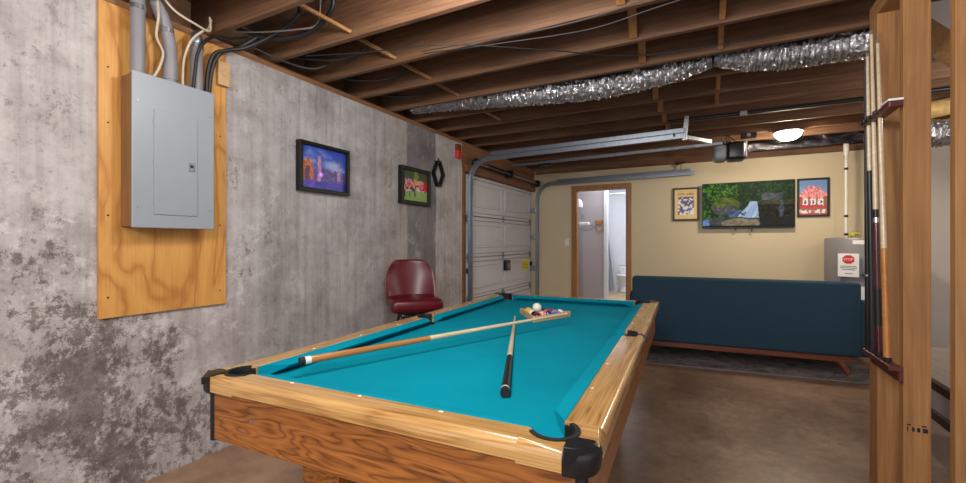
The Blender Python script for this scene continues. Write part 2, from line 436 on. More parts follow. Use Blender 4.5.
# strips of cross bridging
rows = [(-2.18, -1.87, range(1, 8), .022, 'thin pale bridging strip above the concrete wall', 'thin bridging strips'),
        (-.36, -.40, range(3, 12), .045, 'wooden bridging block in the row over the pool table', 'bridging blocks over the pool table'),
        (.075, .07, range(3, 9), .03, 'wooden bridging block in the row toward the cue rack', 'bridging blocks toward the cue rack')]
for x0, x1, rng, w, lab, grp in rows:
    for c, k in enumerate([q for q in rng if q != 6]):
        ya, yb = ys[k] + .02, ys[k + 1] - .02
        bm = BM(); bar(bm, (x0, ya, ZS + .215), (x1, yb, ZS + .03), w, .02 if w < .03 else .04, .002)
        o = obj('bridging_strip', bm, 'stud_y')
        tag(o, lab + ', %s from the panel end' % ordn[c], 'bridging', grp)

# ------------------------------------------------------------------ lights
def fixture(loc, label):
    t = thing('ceiling_light', label, 'ceiling light', loc)
    bm = BM(); lathe(bm, [(.135, -.035), (.145, -.03), (.145, -.006), (.14, 0)], 32); obj('base', bm, 'bright_steel', t, True)
    bm = BM(); lathe(bm, [(.012, -.115), (.05, -.108), (.085, -.092), (.112, -.066), (.124, -.036), (.12, -.034)], 32); obj('lamp_shade', bm, 'lampglass', t, True)
    return t
fixture((.765, 5.63, ZS), 'lit white glass dome light on the ceiling above the television wall')
def point(name, loc, power, r, col=(1, .93, .84)):
    l = bpy.data.lights.new(name, 'POINT'); l.energy = power; l.shadow_soft_size = r; l.color = col
    o = bpy.data.objects.new(name, l); o.location = loc; COL.objects.link(o); return o
def area(name, loc, rot, power, sx, sy, col=(1, 1, 1)):
    l = bpy.data.lights.new(name, 'AREA'); l.shape = 'RECTANGLE'; l.size = sx; l.size_y = sy; l.energy = power; l.color = col
    o = bpy.data.objects.new(name, l); o.location = loc; o.rotation_euler = rot; COL.objects.link(o); return o
point('front_fill_lamp', (-.7, .25, 2.28), 34, .15, (1, .97, .93))  # extra unseen lamp, added to brighten the table's near apron and the joists
point('table_ceiling_lamp', (-.95, 1.42, 2.35), 40, .12, (1, .97, .93))
point('rear_fill_lamp', (-.2, -1.3, 2.2), 135, .3, (1, .97, .93))  # unseen lamp behind the camera, added as broad soft fill for the room
point('utility_ceiling_lamp', (2.0, 3.9, 2.25), 22, .1, (1, .95, .89))
area('bathroom_lamp', (-1.45, 8.15, 2.55), (0, 0, 0), 24, .9, 1.9, (.93, .96, 1))
w = bpy.data.worlds.new('World'); scene.world = w; w.use_nodes = True
w.node_tree.nodes['Background'].inputs['Color'].default_value = (.90, .92, 1, 1)
w.node_tree.nodes['Background'].inputs['Strength'].default_value = 1.0

# ------------------------------------------------------------------ pool table
TX, TY, TR = -.934, 2.18, math.radians(2.6)
HX, HY = .666, 1.307           # outer half size
WX, WY = .563, 1.223           # inner edge of the wood
NX, NY = .510, 1.170           # cushion nose
ZT, ZBED, ZN = .80, .757, .791
tb = thing('pool_table', 'oak veneer pool table with teal cloth and black corner pockets', 'pool table', (TX, TY, 0), TR)
CP = .075                       # corner cut length along the rails for pockets
# wooden rails with rounded outer edge
def railprof(inner, outer):
    pr = [(inner, ZT - .045), (inner, ZT - .003), (inner + .003, ZT)]
    rr = .026
    for k in range(7):
        a = PI / 2 - k * PI / 2 / 6
        pr.append((outer - rr + rr * math.cos(a), ZT - rr + rr * math.sin(a)))
    pr += [(outer, ZT - .045), (outer - .006, ZT - .05), (inner + .003, ZT - .05)]
    return pr
CC = .085
XA, YA = WX - .075, WY - .075
for sgn in (-1, 1):
    bm = BM(); prism(bm, railprof(WY, HY), lambda a, b, t, s=sgn: (t, s * a, b), -XA, XA); obj('end_rail', bm, 'rail_x', tb, 50)
    for y0, y1 in ((-YA, -.062), (.062, YA)):
        bm = BM(); prism(bm, railprof(WX, HX), lambda a, b, t, s=sgn: (s * a, t, b), y0, y1); obj('side_rail', bm, 'rail_y', tb, 50)
    # narrow outer wood past the side pocket
    bm = BM(); prism(bm, railprof(WX + .065, HX), lambda a, b, t, s=sgn: (s * a, t, b), -.062, .062); obj('pocket_bridge', bm, 'rail_y', tb, 50)
def arc(cx, cy, r, a0, a1, n): return [(cx + r * math.cos(a0 + (a1 - a0) * k / n), cy + r * math.sin(a0 + (a1 - a0) * k / n)) for k in range(n + 1)]
RC = .056; PCX, PCY = WX - .010, WY - .010
for sx in (-1, 1):
    for sy in (-1, 1):
        T = lambda u, v, t, sx=sx, sy=sy: (sx * u, sy * v, t)
        # wood deck with a pocket bite and rounded outer edges
        cr_ = .058
        bite = arc(PCX, PCY, RC, math.radians(-78), math.radians(168), 20)
        poly = [(XA, WY), (XA, HY)] + arc(HX - cr_, HY - cr_, cr_, PI / 2, 0, 6) + [(HX, YA), (WX, YA)] + bite
        bm = BM(); prism(bm, poly, T, ZT - .05, ZT - .0004)
        es = [e for e in bm.edges if all(v.co.z > ZT - .01 for v in e.verts) and all(abs(v.co.y) > HY - .06 and abs(v.co.x) > XA - .01 or abs(v.co.x) > HX - .06 for v in e.verts)
              and not (abs(e.verts[0].co.x) < XA + .001 and abs(e.verts[1].co.x) < XA + .001)]
        es = [e for e in es if (all(abs(abs(v.co.y) - HY) < 1e-4 for v in e.verts) or all(abs(abs(v.co.x) - HX) < 1e-4 for v in e.verts) or all(abs(v.co.x) > HX - .0585 and abs(v.co.y) > HY - .0585 for v in e.verts))]
        bmesh.ops.bevel(bm, geom=es, offset=.026, segments=6, profile=.5, affect='EDGES')
        obj('corner_block', bm, 'rail_x', tb, 50)
        # black corner casting: a neck across the deck that widens into the rounded cap
        bm = BM()
        d = Vector((1, 1)).normalized(); n2 = Vector((-1, 1)).normalized()
        q0 = Vector((PCX, PCY)) + d * (RC - .002); e_ = .005
        L = (Vector((HX - .02, HY - .02)) - q0).length
        nk = ((0, .007), (.25, .011), (.5, .022), (.75, .037), (1, .046))
        poly = [q0 + d * (f_ * L) + n2 * hw for f_, hw in nk] + [q0 + d * (f_ * L) - n2 * hw for f_, hw in reversed(nk)]
        prism(bm, [(p.x, p.y) for p in poly], T, ZT - .02, ZT + .0025)
        rings = []
        for ins, z in [(.012, ZT - .058), (.004, ZT - .056), (.0, ZT - .046), (.0, ZT - .018)] + [(.02 - .02 * math.cos(a), ZT - .018 + .022 * math.sin(a)) for a in [PI / 2 * k / 6 for k in range(1, 7)]]:
            o2 = .004 - ins; cr2 = .058
            P2 = [(HX - .05, HY - .07), (HX - .07, HY - .05), (HX - .07, HY + o2)] + arc(HX - cr2, HY - cr2, cr2 + o2, PI / 2, 0, 8) + [(HX + o2, HY - .07)]
            rings.append([bm.verts.new(T(u, v, z)) for u, v in P2])
        for A_, B_ in zip(rings, rings[1:]):
            for k in range(len(A_)): bm.faces.new((A_[k], A_[(k + 1) % len(A_)], B_[(k + 1) % len(A_)], B_[k]))
        bm.faces.new(rings[0][::-1]); bm.faces.new(rings[-1])
        obj('corner_cap', bm, 'black', tb, 50)
        # pocket: flat crescent rim and cup
        bm = BM()
        prism(bm, arc(PCX, PCY, RC + .006, math.radians(-58), math.radians(148), 20) + arc(PCX, PCY, RC - .006, math.radians(148), math.radians(-58), 20), T, ZT - .012, ZT + .003)
        obj('pocket_rim', bm, 'black_rough', tb)
        bm = BM()
        prism(bm, arc(PCX, PCY, RC + .001, math.radians(-76), math.radians(166), 20) + arc(PCX, PCY, RC - .004, math.radians(166), math.radians(-76), 20), T, ZBED - .002, ZT - .006)
        obj('pocket_liner', bm, 'black_rough', tb)
        cu = BM()
        lathe(cu, [(.042, ZBED - .11), (RC + .002, ZBED - .10), (RC + .002, ZBED - .001), (RC - .003, ZBED - .001), (RC - .006, ZBED - .09), (.04, ZBED - .10)], 24, (PCX * sx, PCY * sy, 0))
        for f in list(cu.faces):
            c = f.calc_center_median(); ang = math.atan2(sy * (c.y - PCY * sy), sx * (c.x - PCX * sx))
            if c.z > ZBED - .06 and len(f.verts) == 4: pass
        obj('pocket_cup', cu, 'black_rough', tb, True)
    # side pocket
    bm = BM()
    tube(bm, [(sx * (WX + .012) + sx * .054 * math.cos(t_), .055 * math.sin(t_), ZT + .001) for t_ in [math.radians(-85 + 170 * k / 14) for k in range(15)]], .006, 8)
    obj('pocket_rim', bm, 'black_rough', tb, True)
    bm = BM()
    lathe(bm, [(.04, ZBED - .11), (.052, ZBED - .10), (.052, ZBED + .0), (.048, ZBED + .0), (.047, ZBED - .09), (.03, ZBED - .10)], 20, (sx * (WX + .012), 0, 0))
    obj('pocket_cup', bm, 'black_rough', tb, True)
    bm = BM(); prism(bm, arc(WX + .012, 0, .0535, math.radians(-88), math.radians(88), 14) + arc(WX + .012, 0, .049, math.radians(88), math.radians(-88), 14), lambda u, v, t, sx=sx: (sx * u, v, t), ZBED, ZT - .002)
    obj('pocket_liner', bm, 'black_rough', tb)
    bm = BM()
    box(bm, min(sx * (WX + .06), sx * (HX - .02)), max(sx * (WX + .06), sx * (HX - .02)), -.012, .012, ZT - .002, ZT + .003, .001)
    tube(bm, smoothpath([(sx * (HX - .024), 0, ZT + .0), (sx * (HX - .004), 0, ZT - .010), (sx * (HX + .002), 0, ZT - .035)], 5), .007, 8)
    obj('pocket_strap', bm, 'black', tb, True)
# cushions: cloth-covered prisms, mitred at the pockets
def cushion(a0, a1, inner, nose, fn, m0=.055, m1=.055):
    bm = BM()
    prof = [(inner, ZT - .002), (inner - .004, ZT - .0005), ((inner + nose) / 2, ZT - .002), (nose + .006, ZN), (nose, ZN - .004), (nose + .004, ZN - .010), (inner - .01, ZBED + .001), (inner, ZBED + .001)]
    A, B = [], []
    for u, z in prof:
        f_ = (inner - u) / (inner - nose)
        A.append(bm.verts.new(fn(a0 + m0 * f_, u, z))); B.append(bm.verts.new(fn(a1 - m1 * f_, u, z)))
    n = len(prof)
    for k in range(n): bm.faces.new((A[k], A[(k + 1) % n], B[(k + 1) % n], B[k]))
    bm.faces.new(A[::-1]); bm.faces.new(B)
    return bm
for s in (-1, 1):
    obj('cushion', cushion(-XA - .006, XA + .006, WY, NY, lambda t, u, z, s=s: (t, s * u, z), .075, .075), 'cloth', tb)
    obj('cushion', cushion(-YA - .006, -.055, WX, NX, lambda t, u, z, s=s: (s * u, t, z), .09, .014), 'cloth', tb)
    obj('cushion', cushion(.055, YA + .006, WX, NX, lambda t, u, z, s=s: (s * u, t, z), .014, .09), 'cloth', tb)
# bed with pocket bites
bm = BM()
def bedpoly():
    rc = .05; pts = []
    def corner(sx, sy):
        c = arc(WX - .008, WY - .008, .052, math.radians(-90 + 0), math.radians(-180), 8)
        c = [(sx * x, sy * y) for x, y in c]
        return c
    c = corner(1, 1)[::-1]
    top_r = corner(1, 1)              # from (x, y-r) to (x-r, y)
    pts += [(WX, 0.06)] if False else []
    q = []
    q += [(WX - .004, .055)] + [(WX - .004, WY - .07)] + top_r
    q += [(-x, y) for x, y in corner(1, 1)[::-1]] + [(-WX + .004, WY - .07), (-WX + .004, .055)]
    q += arc(-WX - .012, 0, .052, math.radians(70), math.radians(-70), 8)
    q += [(-WX + .004, -.055), (-WX + .004, -WY + .07)] + [(-x, -y) for x, y in corner(1, 1)]
    q += [(x, -y) for x, y in corner(1, 1)[::-1]] + [(WX - .004, -WY + .07), (WX - .004, -.055)]
    q += [(-x, y) for x, y in arc(-WX - .012, 0, .052, math.radians(-70), math.radians(70), 8)]
    return q
prism(bm, bedpoly(), lambda a, b, t: (a, b, t), ZBED - .03, ZBED)
obj('bed_cloth', bm, 'cloth', tb)
# aprons (cabinet) with black corner trims
AX, AY, AZ0, AZ1 = .640, 1.277, .575, ZT - .05
for s in (-1, 1):
    bm = BM(); box(bm, -AX, AX, min(s * AY, s * (AY - .025)), max(s * AY, s * (AY - .025)), AZ0, AZ1, .002); obj('end_apron', bm, 'apron_x', tb)
    bm = BM(); box(bm, min(s * AX, s * (AX - .025)), max(s * AX, s * (AX - .025)), -AY + .025, AY - .025, AZ0, AZ1, .002); obj('side_apron', bm, 'apron_y', tb)
    for t in (-1, 1):
        bm = BM()
        tube(bm, [(s * (AX - .011), t * (AY - .011), AZ0 - .003), (s * (AX - .011), t * (AY - .011), AZ1)], .016, 14)
        obj('corner_trim', bm, 'black', tb, True)
bm = BM(); box(bm, -AX + .03, AX - .03, -AY + .03, AY - .03, AZ0 + .01, AZ0 + .03); obj('cabinet_floor', bm, 'boxwood', tb)
for sx in (-1, 1):
    for sy in (-1, 1):
        bm = BM(); x, y = sx * .33, sy * 1.0
        A = [bm.verts.new((x + a * .075, y + b * .075, 0.02)) for a, b in ((-1, -1), (1, -1), (1, 1), (-1, 1))]
        B = [bm.verts.new((x + a * .09, y + b * .09, AZ0 + .012)) for a, b in ((-1, -1), (1, -1), (1, 1), (-1, 1))]
        for k in range(4): bm.faces.new((A[k], A[(k + 1) % 4], B[(k + 1) % 4], B[k]))
        bm.faces.new(A[::-1]); bm.faces.new(B)
        leg = obj('leg', bm, 'apron_y', tb)
        bm = BM(); cyl(bm, (x, y, 0), (x, y, .022), .05); obj('foot', bm, 'black_rough', leg, True)
# bolts on the near apron and diamond inlays
for x in (-.43, .43):
    bm = BM(); cyl(bm, (x, -AY - .004, .67), (x, -AY + .002, .67), .006, 10); obj('bolt', bm, 'bright_steel', tb, True)
def inlay(x, y, long_x):
    bm = BM(); a, b = (.009, .0055) if long_x else (.0055, .009)
    prism(bm, [(a, 0), (0, b), (-a, 0), (0, -b)], lambda u, v, t: (x + u, y + v, t), ZT - .002, ZT + .0006)
    obj('rail_diamond', bm, 'diamond', tb)
for s in (-1, 1):
    for k in (-1, 0, 1): inlay(k * .275 - .025, s * (WY + .010), True)
    for k in (-3, -2, -1, 1, 2, 3): inlay(s * (WX + .016), k * NY / 4, False)

# ------------------------------------------------------------------ cues on the table
def cue(name, label, p, q, segs, rb=.0148, rt=.0062, group='pool cues'):
    """from butt p to tip q; segs: (part name, material, from, to) along the length"""
    p, q = Vector(p), Vector(q); L = (q - p).length; d = (q - p).normalized()
    t = thing(name, label, 'pool cue', p, 0, group)
    t.rotation_mode = 'QUATERNION'; t.rotation_quaternion = d.to_track_quat('Y', 'Z')
    rad = lambda s_: rb + (rt - rb) * min(1, max(0, s_ / L)) ** .9
    for nm, mt, a, b in segs:
        bm = BM(); n = 6
        pts = [(0, a * L + (b - a) * L * k / n, 0) for k in range(n + 1)]
        tube(bm, pts, [rad(x[1]) for x in pts], 16)
        obj(nm, bm, mt, t, 50)
    return t
def unlab(*a): pass
cue('pool_cue', 'tan-butted maple pool cue lying across the table onto the ball rack', (-1.315, 1.086, .8145), (-.745, 2.515, .822),
    [('bumper', 'black_rough', -.006, .006), ('butt_cap', 'ivory', .006, .020), ('butt', 'cue_tan', .020, .36), ('shaft', 'maple', .36, .985), ('ferrule', 'ivory', .985, .995), ('tip', 'cable_grey', .995, 1)])
cue('pool_cue', 'black-butted pool cue lying on the open teal cloth', (-.572, 1.244, ZBED + .0155), (-1.11, 2.57, ZBED + .0075),
    [('bumper', 'black_rough', -.006, .012), ('butt_cap', 'ivory', .012, .018), ('butt', 'black', .018, .30), ('joint', 'ivory', .30, .31), ('forearm', 'maple', .31, .50), ('shaft', 'maple', .50, .985), ('ferrule', 'ivory', .985, .995), ('tip', 'cable_grey', .995, 1)], .0155, .0062)

# ------------------------------------------------------------------ ball rack and balls
th = math.atan(225 / 430)
FW = Vector((-math.sin(th), math.cos(th), 0)); RT = Vector((math.cos(th), math.sin(th), 0))
wp = lambda a, b, z: FW * b + RT * a + Vector((0, 0, z))
A = wp(.262, 2.95, 0); Cc = wp(.570, 2.83, 0)
mid = (A + Cc) / 2; ac = (Cc - A); pd = Vector((ac.y, -ac.x, 0)).normalized(); S = ac.length; B = mid + pd * S * .866
cen = (A + B + Cc) / 3
rk = thing('ball_rack', 'pale wooden triangle rack holding the billiard balls on teal cloth', 'ball rack', cen + Vector((0, 0, ZBED)))
V = [A - cen, B - cen, Cc - cen]
for k in range(3):
    p, q = V[k], V[(k + 1) % 3]; d = (q - p).normalized()
    bm = BM(); bar(bm, p + d * .012 + Vector((0, 0, .019)), q - d * .012 + Vector((0, 0, .019)), .013, .036, .003); obj('rack_side', bm, 'rackwood', rk)
for k in range(3):
    bm = BM(); lathe(bm, [(.011, .002), (.0125, .004), (.0125, .036), (.011, .038)], 14, V[k] * .97); obj('rack_corner', bm, 'rackwood', rk, True)
R = .0262
_unused = ['yellow', 'white', 'maroon', 'black', 'red', 'orange', 'pink', 'green', 'blue', 'blue', 'purple', 'red', 'yellow', 'orange', 'blue']
pos = []
u1 = (B - A).normalized(); u2 = (Cc - A).normalized()
inner = .038
rowdir = ((A + Cc) / 2 - B).normalized(); acr = (Cc - A).normalized()
apex = B + rowdir * (R * 2 + .018)
seq = {0: ['maroon'], 1: ['black', 'orange'], 2: ['white', 'pink', 'blue'], 3: ['yellow', 'red', 'orange', 'blue'], 4: ['yellow', 'green', 'purple', 'red', 'blue']}
place = {0: 'front apex', 1: 'second row', 2: 'middle row', 3: 'fourth row', 4: 'back row'}
stripe = {(1, 1), (3, 0), (2, 1), (4, 4), (3, 3), (4, 1), (2, 0)}
bn = 0
for r_ in range(5):
    for c_ in range(r_ + 1):
        p = apex + rowdir * r_ * R * 1.735 + acr * (c_ - r_ / 2) * R * 2.002
        k = seq[r_][c_]; st = (r_, c_) in stripe
        body = 'white' if st else k
        bm = BM(); bmesh.ops.create_uvsphere(bm, u_segments=20, v_segments=12, radius=R)
        o = obj('billiard_ball', bm, 'ball_' + body, None, 180, p + Vector((0, 0, ZBED + R + .0005)))
        desc = ('white ball with %s stripe' % ('cream' if k == 'white' else k)) if st else '%s billiard ball' % k
        tag(o, '%s in the rack, %s, %s from the cue tip' % (desc, place[r_], ordn[r_ - c_]), 'billiard ball', 'billiard balls')
        if st:
            bm = BM(); lathe(bm, [(R * math.cos(a) * 1.004, R * math.sin(a) * 1.004) for a in [math.radians(-32 + 64 * i / 8) for i in range(9)]], 20)
            s_ = obj('stripe', bm, 'ball_' + k, o, 180); s_.rotation_euler = (random.uniform(-.8, .8), random.uniform(-.8, .8), 0)
pw = apex + rowdir * R * 1.735 * 1.33 - acr * R * .6
bm = BM(); bmesh.ops.create_uvsphere(bm, u_segments=24, v_segments=14, radius=.0286)
o = obj('cue_ball', bm, 'ball_white', None, 180, pw + Vector((0, 0, ZBED + 2 * R + .0225)))
tag(o, 'plain white cue ball sitting on top of the racked balls', 'cue ball')

# ------------------------------------------------------------------ electrical panel on plywood
pb = thing('plywood_board', 'orange plywood backboard fixed to the concrete behind the grey electrical panel', 'plywood board', (XW, 1.275, .88))
bm = BM(); box(bm, .001, .02, -.305, .307, 0, 1.535, .001); obj('board', bm, 'ply', pb)
for (y, z) in ((-.27, .10), (-.27, .50), (-.27, .95), (-.27, 1.22), (.27, .08), (.27, .47), (.27, 1.0)):
    bm = BM(); cyl(bm, (.019, y, z), (.0215, y, z), .0045, 10); obj('screw', bm, 'iron', pb, True)
bm = BM(); box(bm, .0205, .05, .245, .315, 1.30, 1.44, .003); obj('wood_block', bm, 'rackwood', pb)
ep = thing('electrical_panel', 'grey enamel electrical breaker panel mounted on the plywood board', 'electrical panel', (XW + .021, 1.2415, 1.32))
bm = BM(); box(bm, 0, .118, -.186, .186, .006, .752, .003); obj('body', bm, 'boxwood', ep)
bm = BM(); box(bm, .118, .13, -.194, .194, 0, .76, .004); cv = obj('cover', bm, 'panelgrey', ep)
for (y, z) in ((-.17, .10), (-.17, .38), (-.17, .62), (.17, .10), (.17, .38), (.17, .62)):
    bm = BM(); cyl(bm, (.129, y, z), (.132, y, z), .004, 10); obj('screw', bm, 'steel', cv, True)
dr = None
bm = BM(); box(bm, .130, .136, -.102, .102, .068, .594, .002); dr = obj('panel_door', bm, 'panelgrey', ep)
bm = BM(); box(bm, .136, .140, .055, .088, .305, .350, .002); obj('latch', bm, 'steel', dr)
bm = BM(); box(bm, .140, .143, .062, .078, .325, .338, .001); obj('catch', bm, 'black', dr)
for z in (.13, .33, .53):
    bm = BM(); cyl(bm, (.134, -.103, z - .012), (.134, -.103, z + .012), .003, 8); obj('hinge', bm, 'panelgrey', dr)
# conduits
for (y, bend, lab) in ((1.095, 0, 'straight thick grey conduit rising from the panel, closest to the camera'), (1.24, 1, 'bent grey conduit rising from the middle of the panel top'), (1.372, 2, 'shorter grey conduit rising from the far end of the panel top')):
    t = thing('conduit', lab, 'conduit', (-2.505, y, 2.08), 0, 'grey conduits above the panel')
    bm = BM()
    if bend == 1: pts = smoothpath([(0, 0, .001), (0, 0, .12), (0, -.005, .22), (-.0, -.03, .32), (.0, -.075, .42), (.0, -.11, .5)], 5)
    else: pts = [(0, 0, .001), (0, 0, .25), (0, 0, .30), (0, 0, .55 if not bend else .26)][:3 + (bend == 0)]
    if bend == 2: pts = [(0, 0, .001), (0, 0, .26)]
    tube(bm, pts, .031, 18); pipe = obj('pipe', bm, 'pvcgrey', t, 60)
    bm = BM(); z = .33 if bend == 0 else (.27 if bend == 1 else .25); oy = -.018 if bend == 1 else 0
    cyl(bm, (0, oy, z - .012), (0, oy, z + .012), .035, 18); obj('strap', bm, 'bright_steel', t, True)
    if bend == 1:
        bm = BM(); cyl(bm, (0, 0, .02), (0, 0, .125), .034, 18); obj('coupling', bm, 'pvcgrey', t, 60)
    if bend == 2:
        bm = BM(); lathe(bm, [(.027, .0), (.03, .01), (.028, .04), (.018, .07), (.01, .075)], 16, (0, 0, .262)); obj('cap', bm, 'steel', t, True)

def cable(label, pts, r, mat, group='cables at the ceiling', n=8, z=0):
    bm = BM(); P_ = smoothpath(pts, n); tube(bm, P_, r, 8)
    o = obj('cable', bm, mat, None, True)
    return tag(o, label, 'cable', group)
cable('cream cable looping down to the panel top beside the near conduit', [(-2.50, 1.16, 2.085), (-2.49, 1.185, 2.15), (-2.47, 1.19, 2.22), (-2.49, 1.17, 2.30), (-2.46, 1.165, 2.40), (-2.48, 1.16, 2.55)], .006, 'cable_white')
cable('cream cable dropping to the panel top between bent and short conduits', [(-2.50, 1.30, 2.085), (-2.49, 1.295, 2.17), (-2.48, 1.30, 2.25), (-2.46, 1.325, 2.34), (-2.45, 1.38, 2.41), (-2.48, 1.42, 2.44), (-2.52, 1.46, 2.52)], .006, 'cable_white')
cable('cream cable sagging across above the three conduits', [(-2.46, 1.14, 2.55), (-2.44, 1.22, 2.45), (-2.43, 1.33, 2.415), (-2.45, 1.41, 2.42), (-2.5, 1.44, 2.52)], .006, 'cable_white')
cable('black cable dropping to the panel top in front of the short conduit', [(-2.46, 1.33, 2.085), (-2.45, 1.335, 2.18), (-2.445, 1.345, 2.27), (-2.44, 1.375, 2.34), (-2.46, 1.44, 2.40), (-2.5, 1.56, 2.45), (-2.50, 1.66, 2.50)], .009, 'cable_black')
cable('thick black cable curving behind the panel past the short conduit', [(-2.53, 1.44, 1.95), (-2.53, 1.44, 2.12), (-2.52, 1.445, 2.24), (-2.50, 1.47, 2.33), (-2.48, 1.54, 2.37), (-2.47, 1.62, 2.43), (-2.4, 1.70, 2.52)], .011, 'cable_black')
cable('second thick black cable curving over the wood block on the plywood', [(-2.545, 1.455, 2.0), (-2.53, 1.46, 2.18), (-2.51, 1.475, 2.29), (-2.49, 1.52, 2.36), (-2.44, 1.62, 2.41), (-2.30, 1.70, 2.49), (-2.15, 1.74, 2.58), (-2.12, 1.74, 2.685)], .011, 'cable_black')
cable('pale cable lying in the first open joist bay by the panel', [(-2.5, 1.58, 2.50), (-2.35, 1.66, 2.50), (-2.15, 1.74, 2.505), (-2.05, 1.80, 2.54), (-2.02, 1.8, 2.685)], .005, 'cable_grey')
cable('black cable bundle drooping from the bay past the panel', [(-2.5, 1.60, 2.53), (-2.38, 1.70, 2.49), (-2.2, 1.77, 2.485), (-2.05, 1.80, 2.52), (-1.93, 1.80, 2.60), (-1.9, 1.78, 2.685)], .013, 'cable_black')
cable('grey cable running along the wall top from the panel', [(-2.52, 1.70, 2.47), (-2.50, 1.84, 2.452), (-2.47, 2.02, 2.448), (-2.40, 2.12, 2.46), (-2.33, 2.2, 2.55), (-2.32, 2.2, 2.685)], .006, 'cable_dark')
for k, (y, nm) in enumerate(((2.13, 'second'), (2.55, 'third'), (2.96, 'fourth'))):
    cable('black cable end drooping in the %s joist bay from the panel' % nm, [(-2.58, y - .16, 2.53), (-2.4, y - .08, 2.495), (-2.2, y + .0, 2.485), (-2.05, y + .05, 2.53), (-1.97, y + .06, 2.60), (-1.95, y + .06, 2.685)], .010, 'cable_black')
cable('long thin black cable stretched under the joists toward the cue rack', [(-2.3, 1.93, 2.452), (-1.9, 2.05, 2.44), (-1.4, 2.18, 2.435), (-.9, 2.52, 2.435), (-.4, 2.90, 2.445), (.3, 3.0, 2.452)], .004, 'cable_black')
cable('thin grey cable strung under the joists, upper of the pair', [(-1.6, 2.22, 2.449), (-1.2, 2.26, 2.447), (-.7, 2.30, 2.445), (-.30, 2.26, 2.448), (0, 2.16, 2.452)], .0035, 'cable_dark')
cable('thin grey cable strung under the joists, lower of the pair', [(-1.6, 2.25, 2.449), (-1.1, 2.34, 2.445), (-.6, 2.42, 2.447), (-.25, 2.36, 2.448), (.1, 2.30, 2.452)], .0035, 'cable_dark')
cable('white cable stapled below the joist above the cue rack', [(-.36, 2.28, 2.60), (-.1, 2.27, 2.60), (.2, 2.27, 2.62), (.5, 2.27, 2.66)], .005, 'cable_grey')

# ------------------------------------------------------------------ pictures on the concrete wall
def frame_bm(w, h, b, d):
    bm = BM()
    box(bm, -w / 2, w / 2, -d, 0, h / 2 - b, h / 2, .003); box(bm, -w / 2, w / 2, -d, 0, -h / 2, -h / 2 + b, .003)
    box(bm, -w / 2, -w / 2 + b, -d, 0, -h / 2 + b, h / 2 - b, .003); box(bm, w / 2 - b, w / 2, -d, 0, -h / 2 + b, h / 2 - b, .003)
    return bm
def picture(label, w, h, b, d, loc, rz, fn, nx, ny, mat='black_wood', tilt=0):
    t = thing('framed_picture', label, 'framed picture', loc, rz, 'framed pictures on the walls'); t.rotation_euler.x = tilt
    obj('frame', frame_bm(w, h, b, d), mat, t)
    bm = BM(); box(bm, -w / 2 + b * .5, w / 2 - b * .5, -.006, -.001, -h / 2 + b * .5, h / 2 - b * .5); obj('backing', bm, 'boxwood', t)
    painted('print', w - 2 * b + .002, h - 2 * b + .002, nx, ny, fn, 'print', t, -d * .45)
    return t
def city(u, v):
    u, v = u + .03 * (vn(u * 17, v * 13, 11) - .5), v + .05 * (vn(u * 15, v * 12, 12) - .5)
    sky = mixc((70, 110, 190), (30, 60, 160), v); cl = fbm(u * 5, v * 6, 3)
    c = mixc(sky, (170, 180, 220), max(0, cl - .5) * 2.2 * (1 - abs(v - .62)))
    c = mixc(c, (190, 190, 215), max(0, 1 - ((u - .68) / .25) ** 2 - ((v - .62) / .16) ** 2) * .7)
    if v < .20:
        c = mixc((24, 24, 120), (60, 60, 190), fbm(u * 14, v * 30, 5))
        if u < .3: c = mixc(c, (180, 120, 200), .5 * fbm(u * 20, v * 40, 9))
    elif v < .40 + .12 * vn(u * 16, 0, 4):
        c = mixc((40, 34, 90), (120, 90, 170), fbm(u * 18, v * 18, 6))
    if .02 < u < .27 and .2 < v < .62 + (.1 if abs(u - .15) < .05 else 0):
        c = mixc((220, 120, 40), (120, 60, 60), fbm(u * 26, v * 26, 7))
        if abs(u - .14) < .045 and v < .5: c = (70, 50, 90)
    if .36 < u < .43 and .2 < v < .80: c = mixc((230, 150, 110), (120, 90, 190), fbm(u * 40, v * 24, 8))
    d2 = ((u - .42) / .06) ** 2 + ((v - .36) / .07) ** 2
    if d2 < 1: c = mixc((240, 190, 255), (150, 80, 230), d2)
    if .80 < u < .87 and .25 < v < .72: c = mixc((190, 150, 180), (110, 90, 170), fbm(u * 30, v * 30, 2))
    return c
picture('black-framed night city skyline picture on the bare concrete', .475, .36, .026, .05, (XW + .002, 2.328, 1.80), PI / 2, city, 84, 62)
def field(u, v):
    u, v = u + .05 * (vn(u * 17, v * 13, 11) - .5), v + .07 * (vn(u * 15, v * 12, 12) - .5)
    if v < .33: return mixc((120, 160, 80), (150, 180, 100), fbm(u * 12, v * 12, 1)) if not (abs(((u * 5) % 1) - .5) < .10 and v > .12 and vn(u * 5, 3) > .35) else (40, 36, 40)
    if v > .72:
        c = mixc((44, 60, 40), (80, 92, 60), fbm(u * 10, v * 10, 2))
        if .48 < u < .62: c = mixc((150, 170, 60), (90, 110, 50), fbm(u * 30, v * 30, 2))
        return c
    k = vn(u * 20, v * 9, 3) * .7 + vn(u * 44, v * 22, 13) * .3
    c = mixc((196, 60, 60), (230, 220, 220), k * 1.4 - .2)
    if v > .6: c = mixc(c, (210, 150, 140), .6)
    if vn(u * 24, v * 12, 5) > .66: c = (46, 40, 60)
    if u > .82 and v > .4: c = (200, 30, 40)
    if .42 < u < .6 and v > .5: c = mixc(c, (236, 150, 80), .7)
    return c
picture('black-framed football team field picture on the dark concrete band', .475, .36, .034, .05, (XW + .002, 3.468, 1.80), PI / 2, field, 72, 52)
